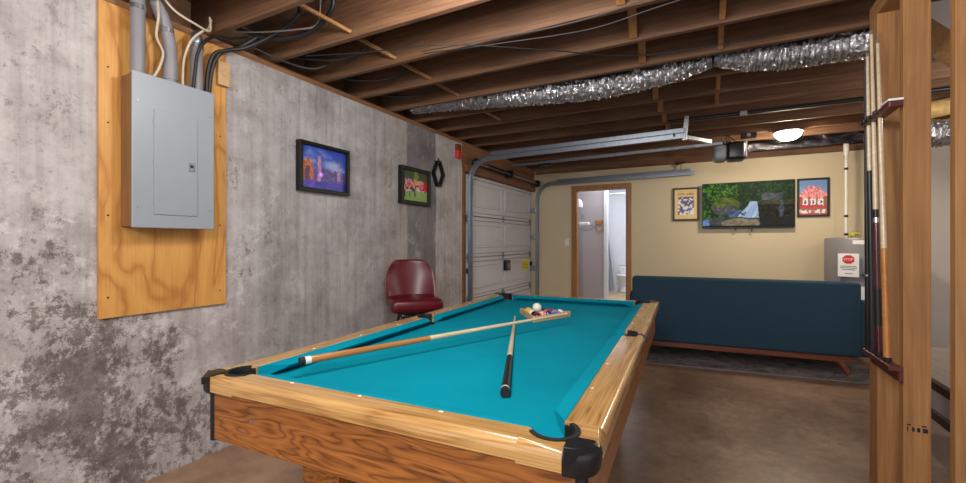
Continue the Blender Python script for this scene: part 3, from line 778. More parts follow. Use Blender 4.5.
# hexagonal black wall frame
hx = thing('hexagon_shelf', 'small black hexagon frame hung beside the football picture', 'wall shelf', (XW + .001, 3.89, 1.985), PI / 2)
bm = BM()
def hexp(w, h): return [(-w * .28, h), (w * .28, h), (w, 0), (w * .28, -h), (-w * .28, -h), (-w, 0)]
O, I = hexp(.105, .14), hexp(.080, .115)
for k in range(6):
    a, b, c, d = O[k], O[(k + 1) % 6], I[(k + 1) % 6], I[k]
    prism(bm, [a, b, c, d], lambda u, v, t: (u, t, v), -.04, 0)
obj('frame', bm, 'black_wood', hx)
bm = BM(); cyl(bm, (0, -.03, .144), (0, -.012, .175), .006, 8); obj('hook', bm, 'black', hx)
# red box by the header
rb = thing('alarm_box', 'small red box fixed at the end of the concrete wall top', 'alarm box', (XW, 4.31, 2.225), PI / 2)
bm = BM(); box(bm, -.042, .042, -.045, 0, 0, .085, .006); obj('body', bm, 'redplastic', rb)
bm = BM(); box(bm, -.042, .042, -.04, 0, .085, .165, .004); obj('backplate', bm, 'walnut', rb)

# ------------------------------------------------------------------ garage door
gx = -2.665; y0, y1 = 4.64, 6.83
gd = bpy.data.objects.new('door_2', None); COL.objects.link(gd); gd.location = (gx, 4.50, 0); gd['kind'] = 'structure'
LY = y1 - y0; oy = y0 - 4.50
for k in range(4):
    z0 = k * .5275; z1 = z0 + .522
    bm = BM(); box(bm, -.035, 0, oy, oy + LY, z0 + .004, z1, .004)
    sec = obj('door_section', bm, 'garage_white', gd)
    for (a, b) in ((.05, 1.02), (1.13, 2.12)):
        bm = BM()
        yA, yB, zA, zB = oy + a, oy + b, z0 + .12, z1 - .10
        for (c, d, e, f) in ((yA, yB, zB - .016, zB), (yA, yB, zA, zA + .016), (yA, yA + .016, zA + .016, zB - .016), (yB - .016, yB, zA + .016, zB - .016)):
            box(bm, -.001, .014, c, d, e, f, .004)
        box(bm, -.001, .009, yA + .03, yB - .03, zA + .03, zB - .03, .003)
        obj('raised_panel', bm, 'garage_white', sec)
    bm = BM(); box(bm, -.001, .022, oy + .01, oy + LY - .01, z1 - .052, z1 - .045, .001); box(bm, -.001, .016, oy + .01, oy + LY - .01, z0 + .045, z0 + .05, .001)
    obj('stiffener', bm, 'grey_paint', sec)
for k in (1, 2, 3):
    z = k * .5275
    for y in (oy + .05, oy + 1.075, oy + LY - .05):
        bm = BM(); box(bm, .0005, .008, y - .03, y + .03, z - .045, z + .045, .002); cyl(bm, (.012, y - .035, z), (.012, y + .035, z), .009, 10)
        obj('hinge', bm, 'steel', gd)
for y in (oy + .04, oy + LY - .04):
    bm = BM(); box(bm, .0005, .03, y - .04, y + .05, .86, .92, .004); obj('roller_bracket', bm, 'iron', gd)
bm = BM(); box(bm, .004, .055, oy + 1.09, oy + 1.24, .83, .98, .008); hd = obj('lock_handle', bm, 'black', gd)
bm = BM(); box(bm, .055, .06, oy + 1.13, oy + 1.20, .86, .94, .004); obj('handle_grip', bm, 'steel', hd)
bm = BM(); box(bm, .012, .0145, oy + 1.78, oy + 2.06, .80, .955); st = obj('warning_label', bm, 'yellow', gd)
bm = BM()
for k in range(4): box(bm, .0145, .0149, oy + 1.81, oy + 2.03 - .04 * (k % 2), .825 + k * .026, .832 + k * .026)
obj('label_text', bm, 'textgrey', st)
# tracks
def track(label, y, xend, z, gr):
    t = thing('garage_track', label, 'garage track', (XW, y, 0), 0, 'garage door tracks')
    Rr = .32
    path = [(-.0, 0, .02), (-.0, 0, z - Rr)] + [(Rr - Rr * math.cos(a), 0, z - Rr + Rr * math.sin(a)) for a in [PI / 2 * k / 10 for k in range(1, 11)]] + [(xend - XW, 0, z + .03)]
    def chan(pth, w, h, off):
        bm = BM(); P_ = [Vector(p) for p in pth]
        rows_ = []
        sect = [(-w, 0), (-w, h), (-w + .004, h), (-w + .004, .004), (w - .004, .004), (w - .004, h), (w, h), (w, 0)]
        for i, p in enumerate(P_):
            d = (P_[min(i + 1, len(P_) - 1)] - P_[max(i - 1, 0)]).normalized()
            nrm = Vector((0, 0, 0)); side = Vector((0, 1, 0)); nrm = side.cross(d).normalized()
            rows_.append([bm.verts.new(p + nrm * (a + off) + side * b) for a, b in sect])
        for a, b in zip(rows_, rows_[1:]):
            for k in range(8): bm.faces.new((a[k], a[(k + 1) % 8], b[(k + 1) % 8], b[k]))
        bm.faces.new(rows_[0][::-1]); bm.faces.new(rows_[-1])
        return bm
    obj('rail', chan(path, .028, .03 * gr, .06), 'steel', t)
    return t
t1 = track('galvanised curved garage door track closest to the pool table', 4.54, -.20, 2.30, -1)
bm = BM(); bar(bm, (.34, -.02, 2.285), (2.40, -.02, 2.315), .03, .045, .003); obj('stiffener_angle', bm, 'steel', t1)
bm = BM(); box(bm, -.055, .04, -.035, .03, .3, .36, .003); box(bm, -.05, .04, -.035, .03, 1.5, 1.56, .003); obj('wall_bracket', bm, 'steel', t1)
bm = BM(); bar(bm, (2.40, 0, 2.23), (2.42, 0, ZS), .004, .045, 0, (0, 1, 0)); bar(bm, (2.40, .02, 2.23), (2.42, .02, ZS), .04, .004, 0, (0, 1, 0)); obj('hanger', bm, 'bright_steel', t1)
bm = BM(); bar(bm, (2.30, 0, 2.285), (2.62, .55, 2.30), .035, .035); obj('cross_angle', bm, 'steel', t1)
t2 = track('galvanised curved garage door track against the tan wall', 6.80, -.17, 2.27, 1)
bm = BM(); bar(bm, (.4, -.012, 2.252), (2.38, -.012, 2.282), .02, .03, .002); obj('stiffener_angle', bm, 'steel', t2)
bm = BM(); bar(bm, (2.25, -.02, 2.29), (2.27, -.02, ZS - .02), .03, .006); bar(bm, (2.2, -.02, 2.36), (2.32, -.02, 2.40), .02, .02); obj('hanger', bm, 'iron', t2)
bm = BM(); box(bm, -.05, .04, -.025, .02, .78, .86, .003); box(bm, -.05, .04, -.025, .02, 1.3, 1.36, .003); box(bm, -.05, .04, -.025, .02, 1.75, 1.82, .003); obj('wall_bracket', bm, 'steel', t2)
# torsion spring shaft
ts = thing('torsion_spring', 'steel torsion spring shaft across the top of the garage door', 'torsion spring', (XW + .085, 5.68, 2.22))
bm = BM(); cyl(bm, (0, -1.10, 0), (0, 1.10, 0), .013, 12); obj('shaft', bm, 'steel', ts, True)
bm = BM(); tube(bm, [(.026 * math.cos(a * .9), -.75 + a * .0058, .026 * math.sin(a * .9)) for a in range(0, 110)], .005, 5); obj('spring', bm, 'iron', ts, True)
for y in (-1.06, 1.06):
    bm = BM(); lathe(bm, [(.05, -.02), (.055, -.012), (.045, 0), (.055, .012), (.05, .02)], 18); bmesh.ops.rotate(bm, cent=(0, 0, 0), matrix=Matrix.Rotation(PI / 2, 3, 'X'), verts=bm.verts); bmesh.ops.translate(bm, vec=(0, y, 0), verts=bm.verts)
    obj('drum', bm, 'iron', ts, True)
bm = BM(); box(bm, -.09, .03, -.03, .03, -.05, .06, .004); obj('centre_bracket', bm, 'iron', ts)
# opener
op = thing('garage_door_opener', 'grey and black garage door opener motor hung beside the dome light', 'garage door opener', (.2, 5.7, 2.18))
bm = BM(); box(bm, -.01, .17, -.13, .13, 0, .20, .03, 3); obj('housing', bm, 'black', op, True)
bm = BM(); box(bm, -.15, -.008, -.13, .13, 0, .18, .045, 4); obj('motor_cover', bm, 'panelgrey', op, True)
bm = BM(); box(bm, .165, .185, -.10, .10, .02, .20, .008); obj('lamp_lens', bm, 'cable_grey', op)
bm = BM(); bar(bm, (-2.72, 0, .172), (-.02, 0, .215), .035, .035, .003); obj('drive_rail', bm, 'steel', op)
bm = BM(); box(bm, -2.30, -2.12, -.03, .03, .13, .16, .006); obj('trolley', bm, 'black', op)
bm = BM(); bar(bm, (-.03, .05, .19), (.02, .06, .285), .03, .004); bar(bm, (-.03, -.05, .19), (-.01, -.06, .285), .03, .004); box(bm, -.05, .03, -.05, .05, .195, .225, .004); obj('hanger_bracket', bm, 'iron', op)
bm = BM(); tube(bm, [(.10, -.02, .20), (.02, .1, .30), (-.06, .2, .46)], .005, 6); obj('power_cord', bm, 'cable_black', op)
ob = thing('junction_box', 'small dark junction box with socket above the opener', 'junction box', (.40, 5.62, ZS - .05))
bm = BM(); box(bm, -.075, .075, -.05, .05, 0, .05, .004); obj('body', bm, 'iron', ob)
bm = BM(); cyl(bm, (.0, -.052, .025), (.0, -.049, .025), .02, 14); obj('socket', bm, 'steel', ob)
gp = thing('gas_pipe', 'black iron gas pipe running under the far joists', 'pipe', (.4, 4.64, ZS - .018))
bm = BM(); cyl(bm, (-.75, 0, 0), (1.9, 0, 0), .017, 14); obj('pipe', bm, 'iron', gp, True)
bm = BM(); box(bm, -.14, -.08, -.025, .025, -.02, .018, .004); obj('clip', bm, 'bright_steel', gp)

# ------------------------------------------------------------------ flexible foil duct
def duct(label, pts, rads, seedv, straps=()):
    t = thing('flexible_duct', label, 'duct', Vector(pts[0]), 0, 'silver flexible ducts')
    o0 = Vector(pts[0]); P_ = [p - o0 for p in smoothpath(pts, 44)]
    n = len(P_); rr = []
    for i in range(n):
        f_ = i / (n - 1) * (len(rads) - 1); k = min(int(f_), len(rads) - 2)
        rr.append(rads[k] + (rads[k + 1] - rads[k]) * (f_ - k))
    rnd = random.Random(seedv); ph = [rnd.uniform(0, 6.28) for _ in range(n)]
    def rf(i, k): return 1 + .05 * math.sin(i * 2.1 + .6 * math.sin(k * 1.3 + seedv)) + .13 * (vn(i * .8, k * 1.1, seedv) - .5) * 2 + (.03 * math.sin(k * 3 + ph[i]))
    bm = BM(); tube(bm, P_, rr, 28, True, rf); obj('sleeve', bm, 'foil', t, 28)
    for k, i in enumerate(straps):
        p = P_[i]; d = (P_[min(i + 1, n - 1)] - P_[i - 1]).normalized()
        bm = BM(); tube(bm, [p - d * .014, p + d * .014], rr[i] * 1.05, 24); obj('strap', bm, 'steel', t, True)
    return t
duct('long silver flexible duct sagging below the joists over the table', [(-2.5, 3.34, 2.57), (-2.1, 3.345, 2.545), (-1.5, 3.35, 2.50), (-1.05, 3.35, 2.465), (-.65, 3.35, 2.45), (-.25, 3.35, 2.475), (.02, 3.35, 2.505)], [.085, .09, .092, .092, .092, .085, .05], 3, (260,))
duct('second silver flexible duct running toward the cue rack', [(.05, 3.35, 2.51), (.25, 3.35, 2.475), (.55, 3.35, 2.455), (.98, 3.35, 2.455)], [.05, .085, .092, .092], 8, (3,))
duct('thin silver duct visible between the studs beyond the cue rack', [(1.45, 5.0, 2.20), (1.8, 5.02, 2.17), (2.2, 5.03, 2.19)], [.10, .11, .11], 12)
gi = thing('insulation_batt', 'golden insulation batt sagging above the silver duct past the studs', 'insulation', (1.8, 5.10, 2.335))
bm = BM(); tube(bm, smoothpath([(-.42, 0, .07), (-.2, 0, .05), (.1, 0, .09), (.4, 0, .13)], 6), .075, 14, True, lambda i, k: 1 + .12 * (vn(i * .7, k * .8, 5) - .5)); obj('batt', bm, 'golden', gi, True)
ri = thing('rim_insulation', 'crinkled grey foil insulation strip along the top of the tan wall', 'insulation', (.9, YB - .05, ZS + .02))
bm = BM(); n = 40
g = [[bm.verts.new((-.42 + 2.07 * i / n, -.02 + .03 * (vn(i * .6, j * .8, 4) - .5), -.01 + .2 * j / 6)) for i in range(n + 1)] for j in range(7)]
for j in range(6):
    for i in range(n): bm.faces.new((g[j][i], g[j][i + 1], g[j + 1][i + 1], g[j + 1][i]))
r_ = bmesh.ops.solidify(bm, geom=list(bm.faces), thickness=.02); obj('facing', bm, 'poly', ri, True)

# ------------------------------------------------------------------ television and pictures on the tan wall
tv = thing('television', 'wall-mounted flat television showing a forest waterfall', 'television', (.462, YB, 1.752))
bm = BM(); box(bm, -.535, .535, -.085, -.045, -.312, .312, .005); obj('cabinet', bm, 'black', tv)
bm = BM(); box(bm, -.2, .2, -.046, -.001, -.2, .2, .004); obj('wall_mount', bm, 'iron', tv)
bm = BM(); box(bm, -.14, -.12, -.07, -.05, -.35, -.31); box(bm, .05, .07, -.07, -.05, -.36, -.31); obj('mount_tabs', bm, 'black', tv)
def falls(u, v):
    u0, v0 = u, v
    u += .045 * (fbm(u0 * 12, v0 * 8, 21) - .5); v += .06 * (fbm(u0 * 14, v0 * 9, 33) - .5)
    n = fbm(u0 * 14, v0 * 9, 1); n2 = fbm(u0 * 34, v0 * 22, 4); n3 = vn(u0 * 70, v0 * 42, 8)
    leaf = (n2 * .6 + n3 * .4 - .32) * 2.2
    c = mixc((10, 30, 10), (84, 150, 46), leaf * (.45 + .9 * n) * (1.05 - .3 * u))
    if v > .62 and u < .4: c = mixc(c, (120, 176, 60), max(0, n3 - .55) * 1.6)
    if u > .42: c = mixc(c, (12, 40, 26), .30 + .3 * (1 - n))
    if .72 < v and u > .44: c = mixc(c, (74, 120, 62), max(0, n3 - .5) * 1.1)
    d = ((u - .27) / .16) ** 2 + ((v - .47) / .20) ** 2
    if d < 1: c = mixc((150, 156, 52), (70, 84, 34), n2 * 1.3)
    if d < 1 and v < .46: c = mixc((128, 120, 118), (66, 60, 62), n2 * 1.3)
    if .15 < u < .37 and .30 < v < .39: c = mixc((158, 152, 160), (60, 62, 74), n2 * 1.4)
    if u > .60 and v < .58:
        c = mixc((12, 11, 9), (82, 74, 44), max(0, n2 - .35) * 2 * (.35 + .65 * abs(math.sin(v * 21 + u * 3))))
        if v > .49: c = mixc((20, 24, 14), (112, 108, 56), n2)
        if .84 < u < .885 and v < .56: c = mixc(c, (120, 150, 190), .3 + .3 * n3)
    if .66 < u < .88 and .58 < v < .73: c = mixc((140, 140, 148), (60, 66, 66), n2 * 1.3)
    if .30 < u < .66 and .20 < v < .56:                    # the fall, broadening to its foot
        f_ = (v - .20) / .36; xl = .375 + .155 * f_ ** .8; xr = .632 - .01 * f_
        if xl < u < xr: c = mixc((246, 248, 254), (130, 166, 222), vn(u0 * 44 - v0 * 14, v0 * 5, 2) * .85)
        if .43 < u < .49 and .25 < v < .29 + .05 * n2: c = mixc((70, 74, 78), (150, 150, 150), n3)
        if u < xl and v < .36: c = mixc((40, 70, 110), (150, 180, 215), max(0, n2 - .3) * 1.4)
    if v < .22:
        c = mixc((26, 44, 60), (104, 104, 84), n2 * 1.1)
        d = ((u - .44) / .22) ** 2 + ((v - .09) / .10) ** 2
        if d < 1: c = mixc((190, 176, 146), (120, 104, 80), n2 * 1.2)
        if u < .08 and v < .17: c = mixc((130, 176, 230), (80, 120, 180), n2)
        if u > .64: c = mixc(c, (16, 14, 11), .7)
    if v0 < .035: c = (12, 12, 12)
    return c
painted('screen', 1.058, .608, 176, 100, falls, 'screen', tv, -.0856, 0, .004)
def posterA(u, v):
    c = (222, 184, 92)
    if .14 < u < .86:
        if .80 < v < .88:
            return (40, 34, 50) if (u * 22) % 1 > .3 and (v * 50) % 1 > .2 and not .46 < u < .5 else c
        if .90 < v < .94: return (190, 150, 70) if (u * 14) % 1 > .4 else c
        if .14 < v < .76:
            k = fbm(u * 15, v * 17, 3)
            if v < .30 and u > .6: k += .2
            return (226, 220, 226) if k > .56 else ((52, 36, 70) if k < .50 else (120, 96, 130))
    return c
picture('yellow team poster in black frame between garage track and television', .345, .475, .024, .03, (-.283, YB - .002, 1.795), 0, posterA, 44, 60)
def posterB(u, v):
    u, v = u + .05 * (vn(u * 17, v * 23, 11) - .5), v + .05 * (vn(u * 15, v * 22, 12) - .5)
    sky = mixc((196, 206, 224), (110, 144, 196), v * 1.3 - .3 + .3 * fbm(u * 4, v * 5, 1))
    c = sky
    d = ((u - .5) / .40) ** 2 + ((v - .60) / .22) ** 2
    if d < 1 and v > .55: c = mixc((208, 60, 76), (244, 222, 228), fbm(u * 30, v * 40, 3) * 1.9 - .5)
    if .52 < v < .62: c = mixc((206, 60, 70), (240, 216, 220), fbm(u * 30, v * 30, 6) * 1.9 - .5)
    if v <= .52:
        c = mixc((190, 40, 54), (120, 140, 70), fbm(u * 12, v * 12, 5) * 1.3 - .3)
    for x in (.22, .5, .77):
        if abs(u - x) < .10 and .20 < v < .64:
            if v > .46: c = mixc((222, 80, 80), (246, 206, 200), fbm(u * 30, v * 30, 2) * 1.6 - .2)
            elif v > .28: c = (238, 236, 238) if abs(u - x) > .035 or not .32 < v < .42 else (60, 60, 100)
            else: c = (196, 44, 56)
    if .05 < v < .14: c = (232, 226, 224) if vn(u * 18, v * 10, 9) > .35 else (190, 90, 90)
    if .14 <= v < .2: c = mixc(c, (140, 120, 80), .5)
    return c
picture('black-framed red-shirted team poster between television and water heater', .335, .495, .024, .03, (1.195, YB - .002, 1.823), 0, posterB, 56, 80)
sp = thing('switch_plate', 'small light switch plate on the tan wall beside the door', 'light switch', (-2.04, YB, 1.25))
bm = BM(); box(bm, -.035, .035, -.008, -.001, -.057, .057, .003); obj('plate', bm, 'ivory', sp)
bm = BM(); box(bm, -.005, .005, -.016, -.008, -.012, .012, .002); obj('toggle', bm, 'ivory', sp)

# ------------------------------------------------------------------ water heater and pipes
wh = thing('water_heater', 'grey water heater tank with a stop notice behind the sofa end', 'water heater', (1.582, 6.45, 0))
bm = BM(); lathe(bm, [(.33, .06), (.345, .08), (.345, 1.28), (.335, 1.295), (.30, 1.30)], 48); obj('tank', bm, 'heater', wh, 40)
bm = BM(); lathe(bm, [(.30, 0), (.32, .01), (.32, .062)], 40); obj('base', bm, 'iron', wh, True)
def curved(r, a0, a1, z0, z1, t=.0012, n=12):
    bm = BM(); P_ = arc(0, 0, r, a0, a1, n); Q = arc(0, 0, r + t, a1, a0, n)
    prism(bm, P_ + Q, lambda u, v, z: (u, v, z), z0, z1); return bm
aS = math.radians(-126)
# the notice is a flat card taped on
ca = math.radians(-118); cx, cy = .346 * math.cos(ca), .346 * math.sin(ca)
note = bpy.data.objects.new('stop_notice', None)
bm = BM(); box(bm, -.094, .094, -.0015, 0, -.128, .132); nt = obj('stop_notice', bm, 'paper', wh, loc=(cx - .032, cy - .006, .99), rz=ca + PI / 2)
bm = BM(); lathe(bm, [(.052, 0), (.052, .001)], 8); bmesh.ops.rotate(bm, cent=(0, 0, 0), matrix=Matrix.Rotation(PI / 8, 3, 'Z'), verts=bm.verts); bmesh.ops.rotate(bm, cent=(0, 0, 0), matrix=Matrix.Rotation(PI / 2, 3, 'X'), verts=bm.verts); bmesh.ops.scale(bm, vec=(1.1, 1, 1), verts=bm.verts); bmesh.ops.translate(bm, vec=(0, -.0016, .065), verts=bm.verts)
obj('stop_symbol', bm, 'signred', nt)
textmesh('stop_lettering', 'STOP', .036, 'paper', nt, (0, -.0032, .065))
bm = BM()
for k, (z, hw) in enumerate(((-.012, .07), (-.03, .075), (-.048, .06), (-.092, .035))): box(bm, -hw, hw, -.0022, -.0014, z - .004, z + .004)
obj('notice_text', bm, 'textgrey', nt)
obj('rating_label', curved(.3455, math.radians(-117), math.radians(-84), 1.225, 1.27), 'paper', wh)
bm = BM(); lathe(bm, [(.045, 0), (.045, .001)], 20); bmesh.ops.rotate(bm, cent=(0, 0, 0), matrix=Matrix.Rotation(PI / 2, 3, 'X'), verts=bm.verts)
ml = obj('round_label', bm, 'magenta', wh, loc=(-.02, -.3465, 1.20)); 
bm = BM(); box(bm, -.025, .025, -.0016, -.0009, -.008, .008); obj('label_band', bm, 'paper', ml)
bm = BM(); box(bm, -.06, .06, -.03, .03, -.10, .09, .02, 3); obj('thermostat_cover', bm, 'panelgrey', wh, True, (-.02, -.36, 1.0))
bm = BM(); box(bm, -.09, .05, -.06, .02, -.004, .004); obj('cover_shelf', bm, 'iron', wh, loc=(-.02, -.36, .89))
obj('energy_label', curved(.3455, math.radians(-108), math.radians(-72), .45, .76), 'paper', wh)
bm = BM(); tube(bm, smoothpath([(-.10, .02, 1.30), (-.10, .02, 1.335), (-.06, .02, 1.35), (-.02, .02, 1.345)], 5), .016, 10); lathe(bm, [(.02, 0), (.03, .01), (.02, .03)], 12, (-.09, -.02, 1.315)); obj('valve', bm, 'yellowgreen', wh, True)
for x, y, zt, lab in ((1.475, 6.62, ZS - .03, 'white vertical pipe with dark fittings rising from the water heater'), (1.66, 6.60, ZS - .02, 'plain white vertical pipe behind the cue rack')):
    t = thing('water_pipe', lab, 'pipe', (x, y, 1.302), 0, 'white water pipes')
    L = zt - 1.302
    bm = BM(); cyl(bm, (0, 0, 0), (0, 0, L), .016, 14); obj('pipe', bm, 'pvcwhite', t, True)
    if x < 1.5:
        for z in (.04, .26, .83):
            bm = BM(); cyl(bm, (0, 0, z - .014), (0, 0, z + .014), .02, 14); obj('collar', bm, 'iron', t, True)
        bm = BM(); cyl(bm, (0, 0, L - .14), (0, 0, L), .027, 14); obj('fitting', bm, 'pvcwhite', t, True)

# ------------------------------------------------------------------ sofa and rug
SR = math.radians(4.2)
so = thing('sofa', 'dark blue upholstered sofa seen from its back, on tapered wooden legs', 'sofa', (.262, 5.0, 0), SR)
hw = 1.0
bm = BM(); box(bm, -hw, hw - .02, -.015, .17, .19, .875, .028, 4); obj('backrest', bm, 'sofa', so, 50)
bm = BM(); box(bm, -hw + .1, hw - .1, .16, .80, .19, .40, .03, 3); obj('seat_base', bm, 'sofa', so, 50)
for k in range(3):
    x = -hw + .12 + k * .587
    bm = BM(); box(bm, x, x + .585, .26, .84, .395, .52, .04, 4); obj('seat_cushion', bm, 'sofa', so, 50)
    bm = BM(); box(bm, x, x + .585, .165, .30, .50, .85, .05, 4); obj('back_cushion', bm, 'sofa', so, 50)
for s in (-1, 1):
    bm = BM()
    prof = [(.02, .19), (.84, .19), (.86, .30), (.84, .60), (.78, .62), (.14, .71), (.02, .68)]
    xs = (hw - .12, hw + .075) if s > 0 else (-hw - .03, -hw + .12)
    prism(bm, prof, lambda a, b, t: (t, a, b), xs[0], xs[1])
    bmesh.ops.bevel(bm, geom=list(bm.edges), offset=.03, segments=3, profile=.5, affect='EDGES')
    obj('armrest', bm, 'sofa', so, 50)
bm = BM(); box(bm, -hw + .02, hw - .08, .02, .06, .135, .19, .004); box(bm, -hw + .02, hw - .08, .74, .78, .15, .19, .004); box(bm, -hw + .02, -hw + .06, .06, .74, .15, .19); box(bm, hw - .12, hw - .08, .06, .74, .15, .19); obj('frame', bm, 'walnut', so)
for sx in (-1, 1):
    for yy in (.06, .74):
        bm = BM(); xo = sx * (hw - .18) + (-.02 if sx < 0 else 0); dy = -.035 if yy < .4 else .03
        tube(bm, [(xo, yy, .17), (xo + sx * .075, yy + dy, .020)], [.040, .018], 14); obj('leg', bm, 'walnut', so, True)
bm = BM(); box(bm, -1.75, 1.18, -.19, 1.15, .001, .011, .003)
rg = obj('rug', bm, 'rugmat', None, False, (.262, 5.0, 0), math.radians(6)); tag(rg, 'dark grey mottled rug under the blue sofa', 'rug')
bm = BM(); box(bm, -1.75, 1.18, -.197, -.185, .001, .0125, .002); obj('binding', bm, 'cable_grey', rg)

# ------------------------------------------------------------------ red bar stool
bs = thing('bar_stool', 'tall bar stool with dark red vinyl bucket seat by the concrete wall', 'bar stool', (-2.235, 2.985, 0), math.radians(47))
SH = .74
bm = BM(); box(bm, -.215, .215, -.23, .20, SH - .065, SH + .045, .04, 4); obj('seat', bm, 'red_vinyl', bs, 60)
bm = BM(); n, mm = 16, 12
rows_ = []
for side in (0, 1):
    grid = []
    for j in range(mm + 1):
        v = j / mm; row = []
        for i in range(n + 1):
            u = -1 + 2 * i / n
            wdt = .215 + .012 * math.sin(v * PI) - .03 * max(0, v - .7) ** 1.2 / .3
            z = SH + .0 + .355 * v - (.05 * abs(u) ** 5 * v)
            y = .20 + .06 * v - .10 * (u * u) * (1 - .35 * v) - (.045 if side == 0 else 0) + .01 * math.sin(v * PI)
            row.append(bm.verts.new((u * wdt * (1 - .12 * max(0, v - .8) * 5 * abs(u) ** 3), y, z)))
        grid.append(row)
    rows_.append(grid)
for gg, fl in ((rows_[0], 0), (rows_[1], 1)):
    for j in range(mm):
        for i in range(n): bm.faces.new((gg[j][i], gg[j][i + 1], gg[j + 1][i + 1], gg[j + 1][i]))
a, b = rows_
for i in range(n):
    bm.faces.new((a[mm][i], a[mm][i + 1], b[mm][i + 1], b[mm][i])); bm.faces.new((a[0][i], a[0][i + 1], b[0][i + 1], b[0][i]))
for j in range(mm):
    bm.faces.new((a[j][0], a[j + 1][0], b[j + 1][0], b[j][0])); bm.faces.new((a[j][n], a[j + 1][n], b[j + 1][n], b[j][n]))
obk = obj('backrest', bm, 'red_vinyl', bs, True)
mo = obk.modifiers.new('soft', 'SUBSURF'); mo.levels = 1; mo.render_levels = 1
bm = BM(); tube(bm, smoothpath([(-.15, -.20, SH - .07), (-.13, -.235, SH - .075), (-.05, -.24, SH - .09), (.05, -.24, SH - .09), (.13, -.235, SH - .075), (.15, -.20, SH - .07)], 5), .012, 8); obj('grab_handle', bm, 'black', bs, True)
bm = BM(); box(bm, -.12, .12, -.12, .12, SH - .10, SH - .06, .006); obj('swivel_plate', bm, 'black', bs)
for sx in (-1, 1):
    for sy in (-1, 1):
        bm = BM(); cyl(bm, (sx * .10, sy * .10, SH - .09), (sx * .21, sy * .21, .0), .013, 12); obj('leg', bm, 'black', bs, True)
bm = BM(); tube(bm, [(.235 * math.cos(2 * PI * k / 28), .235 * math.sin(2 * PI * k / 28), .25) for k in range(29)], .009, 8); obj('foot_ring', bm, 'bright_steel', bs, True)

# ------------------------------------------------------------------ stud wall with cue rack
SX = .745
def stud(label, ya, yb, z1=2.385):
    bm = BM(); box(bm, 0, .089, 0, yb - ya, 0, z1 - .04, .003)
    return tag(obj('wall_stud', bm, 'stud', None, False, (SX, ya, .04)), label, 'stud', 'wall studs')
s1 = stud('thick built-up wooden post at the open end of the stud wall', 2.80, 2.918)
s2 = stud('bare wooden stud next to the cue rack, middle of the wall', 2.48, 2.518)
bm = BM()
for k, x in enumerate((.012, .028, .044, .050, .062, .070)): box(bm, x, x + (.008 if k % 3 else .004), -.0006, 0.0004, .40, .418)
box(bm, .012, .024, -.0006, .0004, .424, .430); box(bm, .058, .074, -.0006, .0004, .424, .430)
obj('lumber_stamp', bm, 'iron', s2)
s3 = stud('rough wooden stud closest to the camera at the picture edge', 2.04, 2.078)
bm = BM(); box(bm, SX, SX + .089, 1.2, 2.918, 2.386, 2.424, .003); box(bm, SX, SX + .089, 1.2, 2.918, 2.424, ZS - .001, .003)
tag(obj('top_plate', bm, 'stud_y', None), 'doubled wooden top plate carrying the joists over the studs', 'wall plate')
bm = BM(); box(bm, SX, SX + .089, 1.2, 2.918, 0.001, .039, .003)
tag(obj('bottom_plate', bm, 'stud_y', None), 'wooden bottom plate on the floor under the studs', 'wall plate')
cr = thing('cue_rack', 'cherry wood wall cue rack with lower shelf fixed to the studs', 'cue rack', (SX, 2.63, 0))
bm = BM(); box(bm, -.05, -.001, -.155, .21, .688, .712, .004); box(bm, -.016, -.001, -.155, .21, .645, .690, .003); obj('shelf', bm, 'cherry', cr)
bm = BM(); box(bm, -.05, -.002, -.158, .22, 1.835, 1.862, .005); hold = obj('cue_holder', bm, 'cherry', cr)
bm = BM(); box(bm, -.052, -.0, -.160, -.06, 1.8625, 1.872, .002); obj('top_strip', bm, 'paper', hold)
spots = [(-.10, 2.52), (-.02, 2.60), (.06, 2.68), (.13, 2.76)]
for y in (-.02, .07, .135, .185):
    bm = BM(); box(bm, -.066, -.046, y - .012, y + .012, 1.84, 1.858, .003); obj('clip', bm, 'black', hold)
zc = .7125
def standing(label, yb, yt, xt, segs, top=2.175, xb=-.029):
    cue('pool_cue', label, (SX + xb, yb, zc), (SX + xt, yt, top), segs, .0148, .0062, 'pool cues')
standing('orange-butted pool cue standing in the wall rack, closest to the bare stud', 2.56, 2.68, -.031, [('bumper', 'black_rough', 0, .012), ('butt', 'cue_orange', .012, .34), ('shaft', 'maple_z', .34, .988), ('tip', 'cable_grey', .988, 1)], 2.21)
standing('maroon-butted pool cue with silver ring standing in the wall rack', 2.665, 2.765, -.032, [('bumper', 'black_rough', 0, .012), ('sleeve', 'cue_maroon', .012, .09), ('grip', 'cable_black', .09, .20), ('butt', 'cue_maroon', .20, .40), ('joint', 'bright_steel', .40, .415), ('collar', 'black', .415, .44), ('shaft', 'maple_z', .44, .988), ('tip', 'cable_grey', .988, 1)], 2.29)
standing('black pool cue with pale shaft standing in the wall rack', 2.76, 2.815, -.034, [('bumper', 'black_rough', 0, .012), ('butt', 'black', .012, .60), ('shaft', 'maple_z', .60, .988), ('tip', 'cable_grey', .988, 1)], 2.20)
standing('fully dark pool cue at the far end of the wall rack', 2.815, 2.85, -.034, [('bumper', 'black_rough', 0, .012), ('butt', 'black', .012, .25), ('ring', 'bright_steel', .25, .256), ('sleeve', 'black', .256, .5), ('shaft', 'cable_dark', .5, .988), ('tip', 'cable_black', .988, 1)], 2.17)

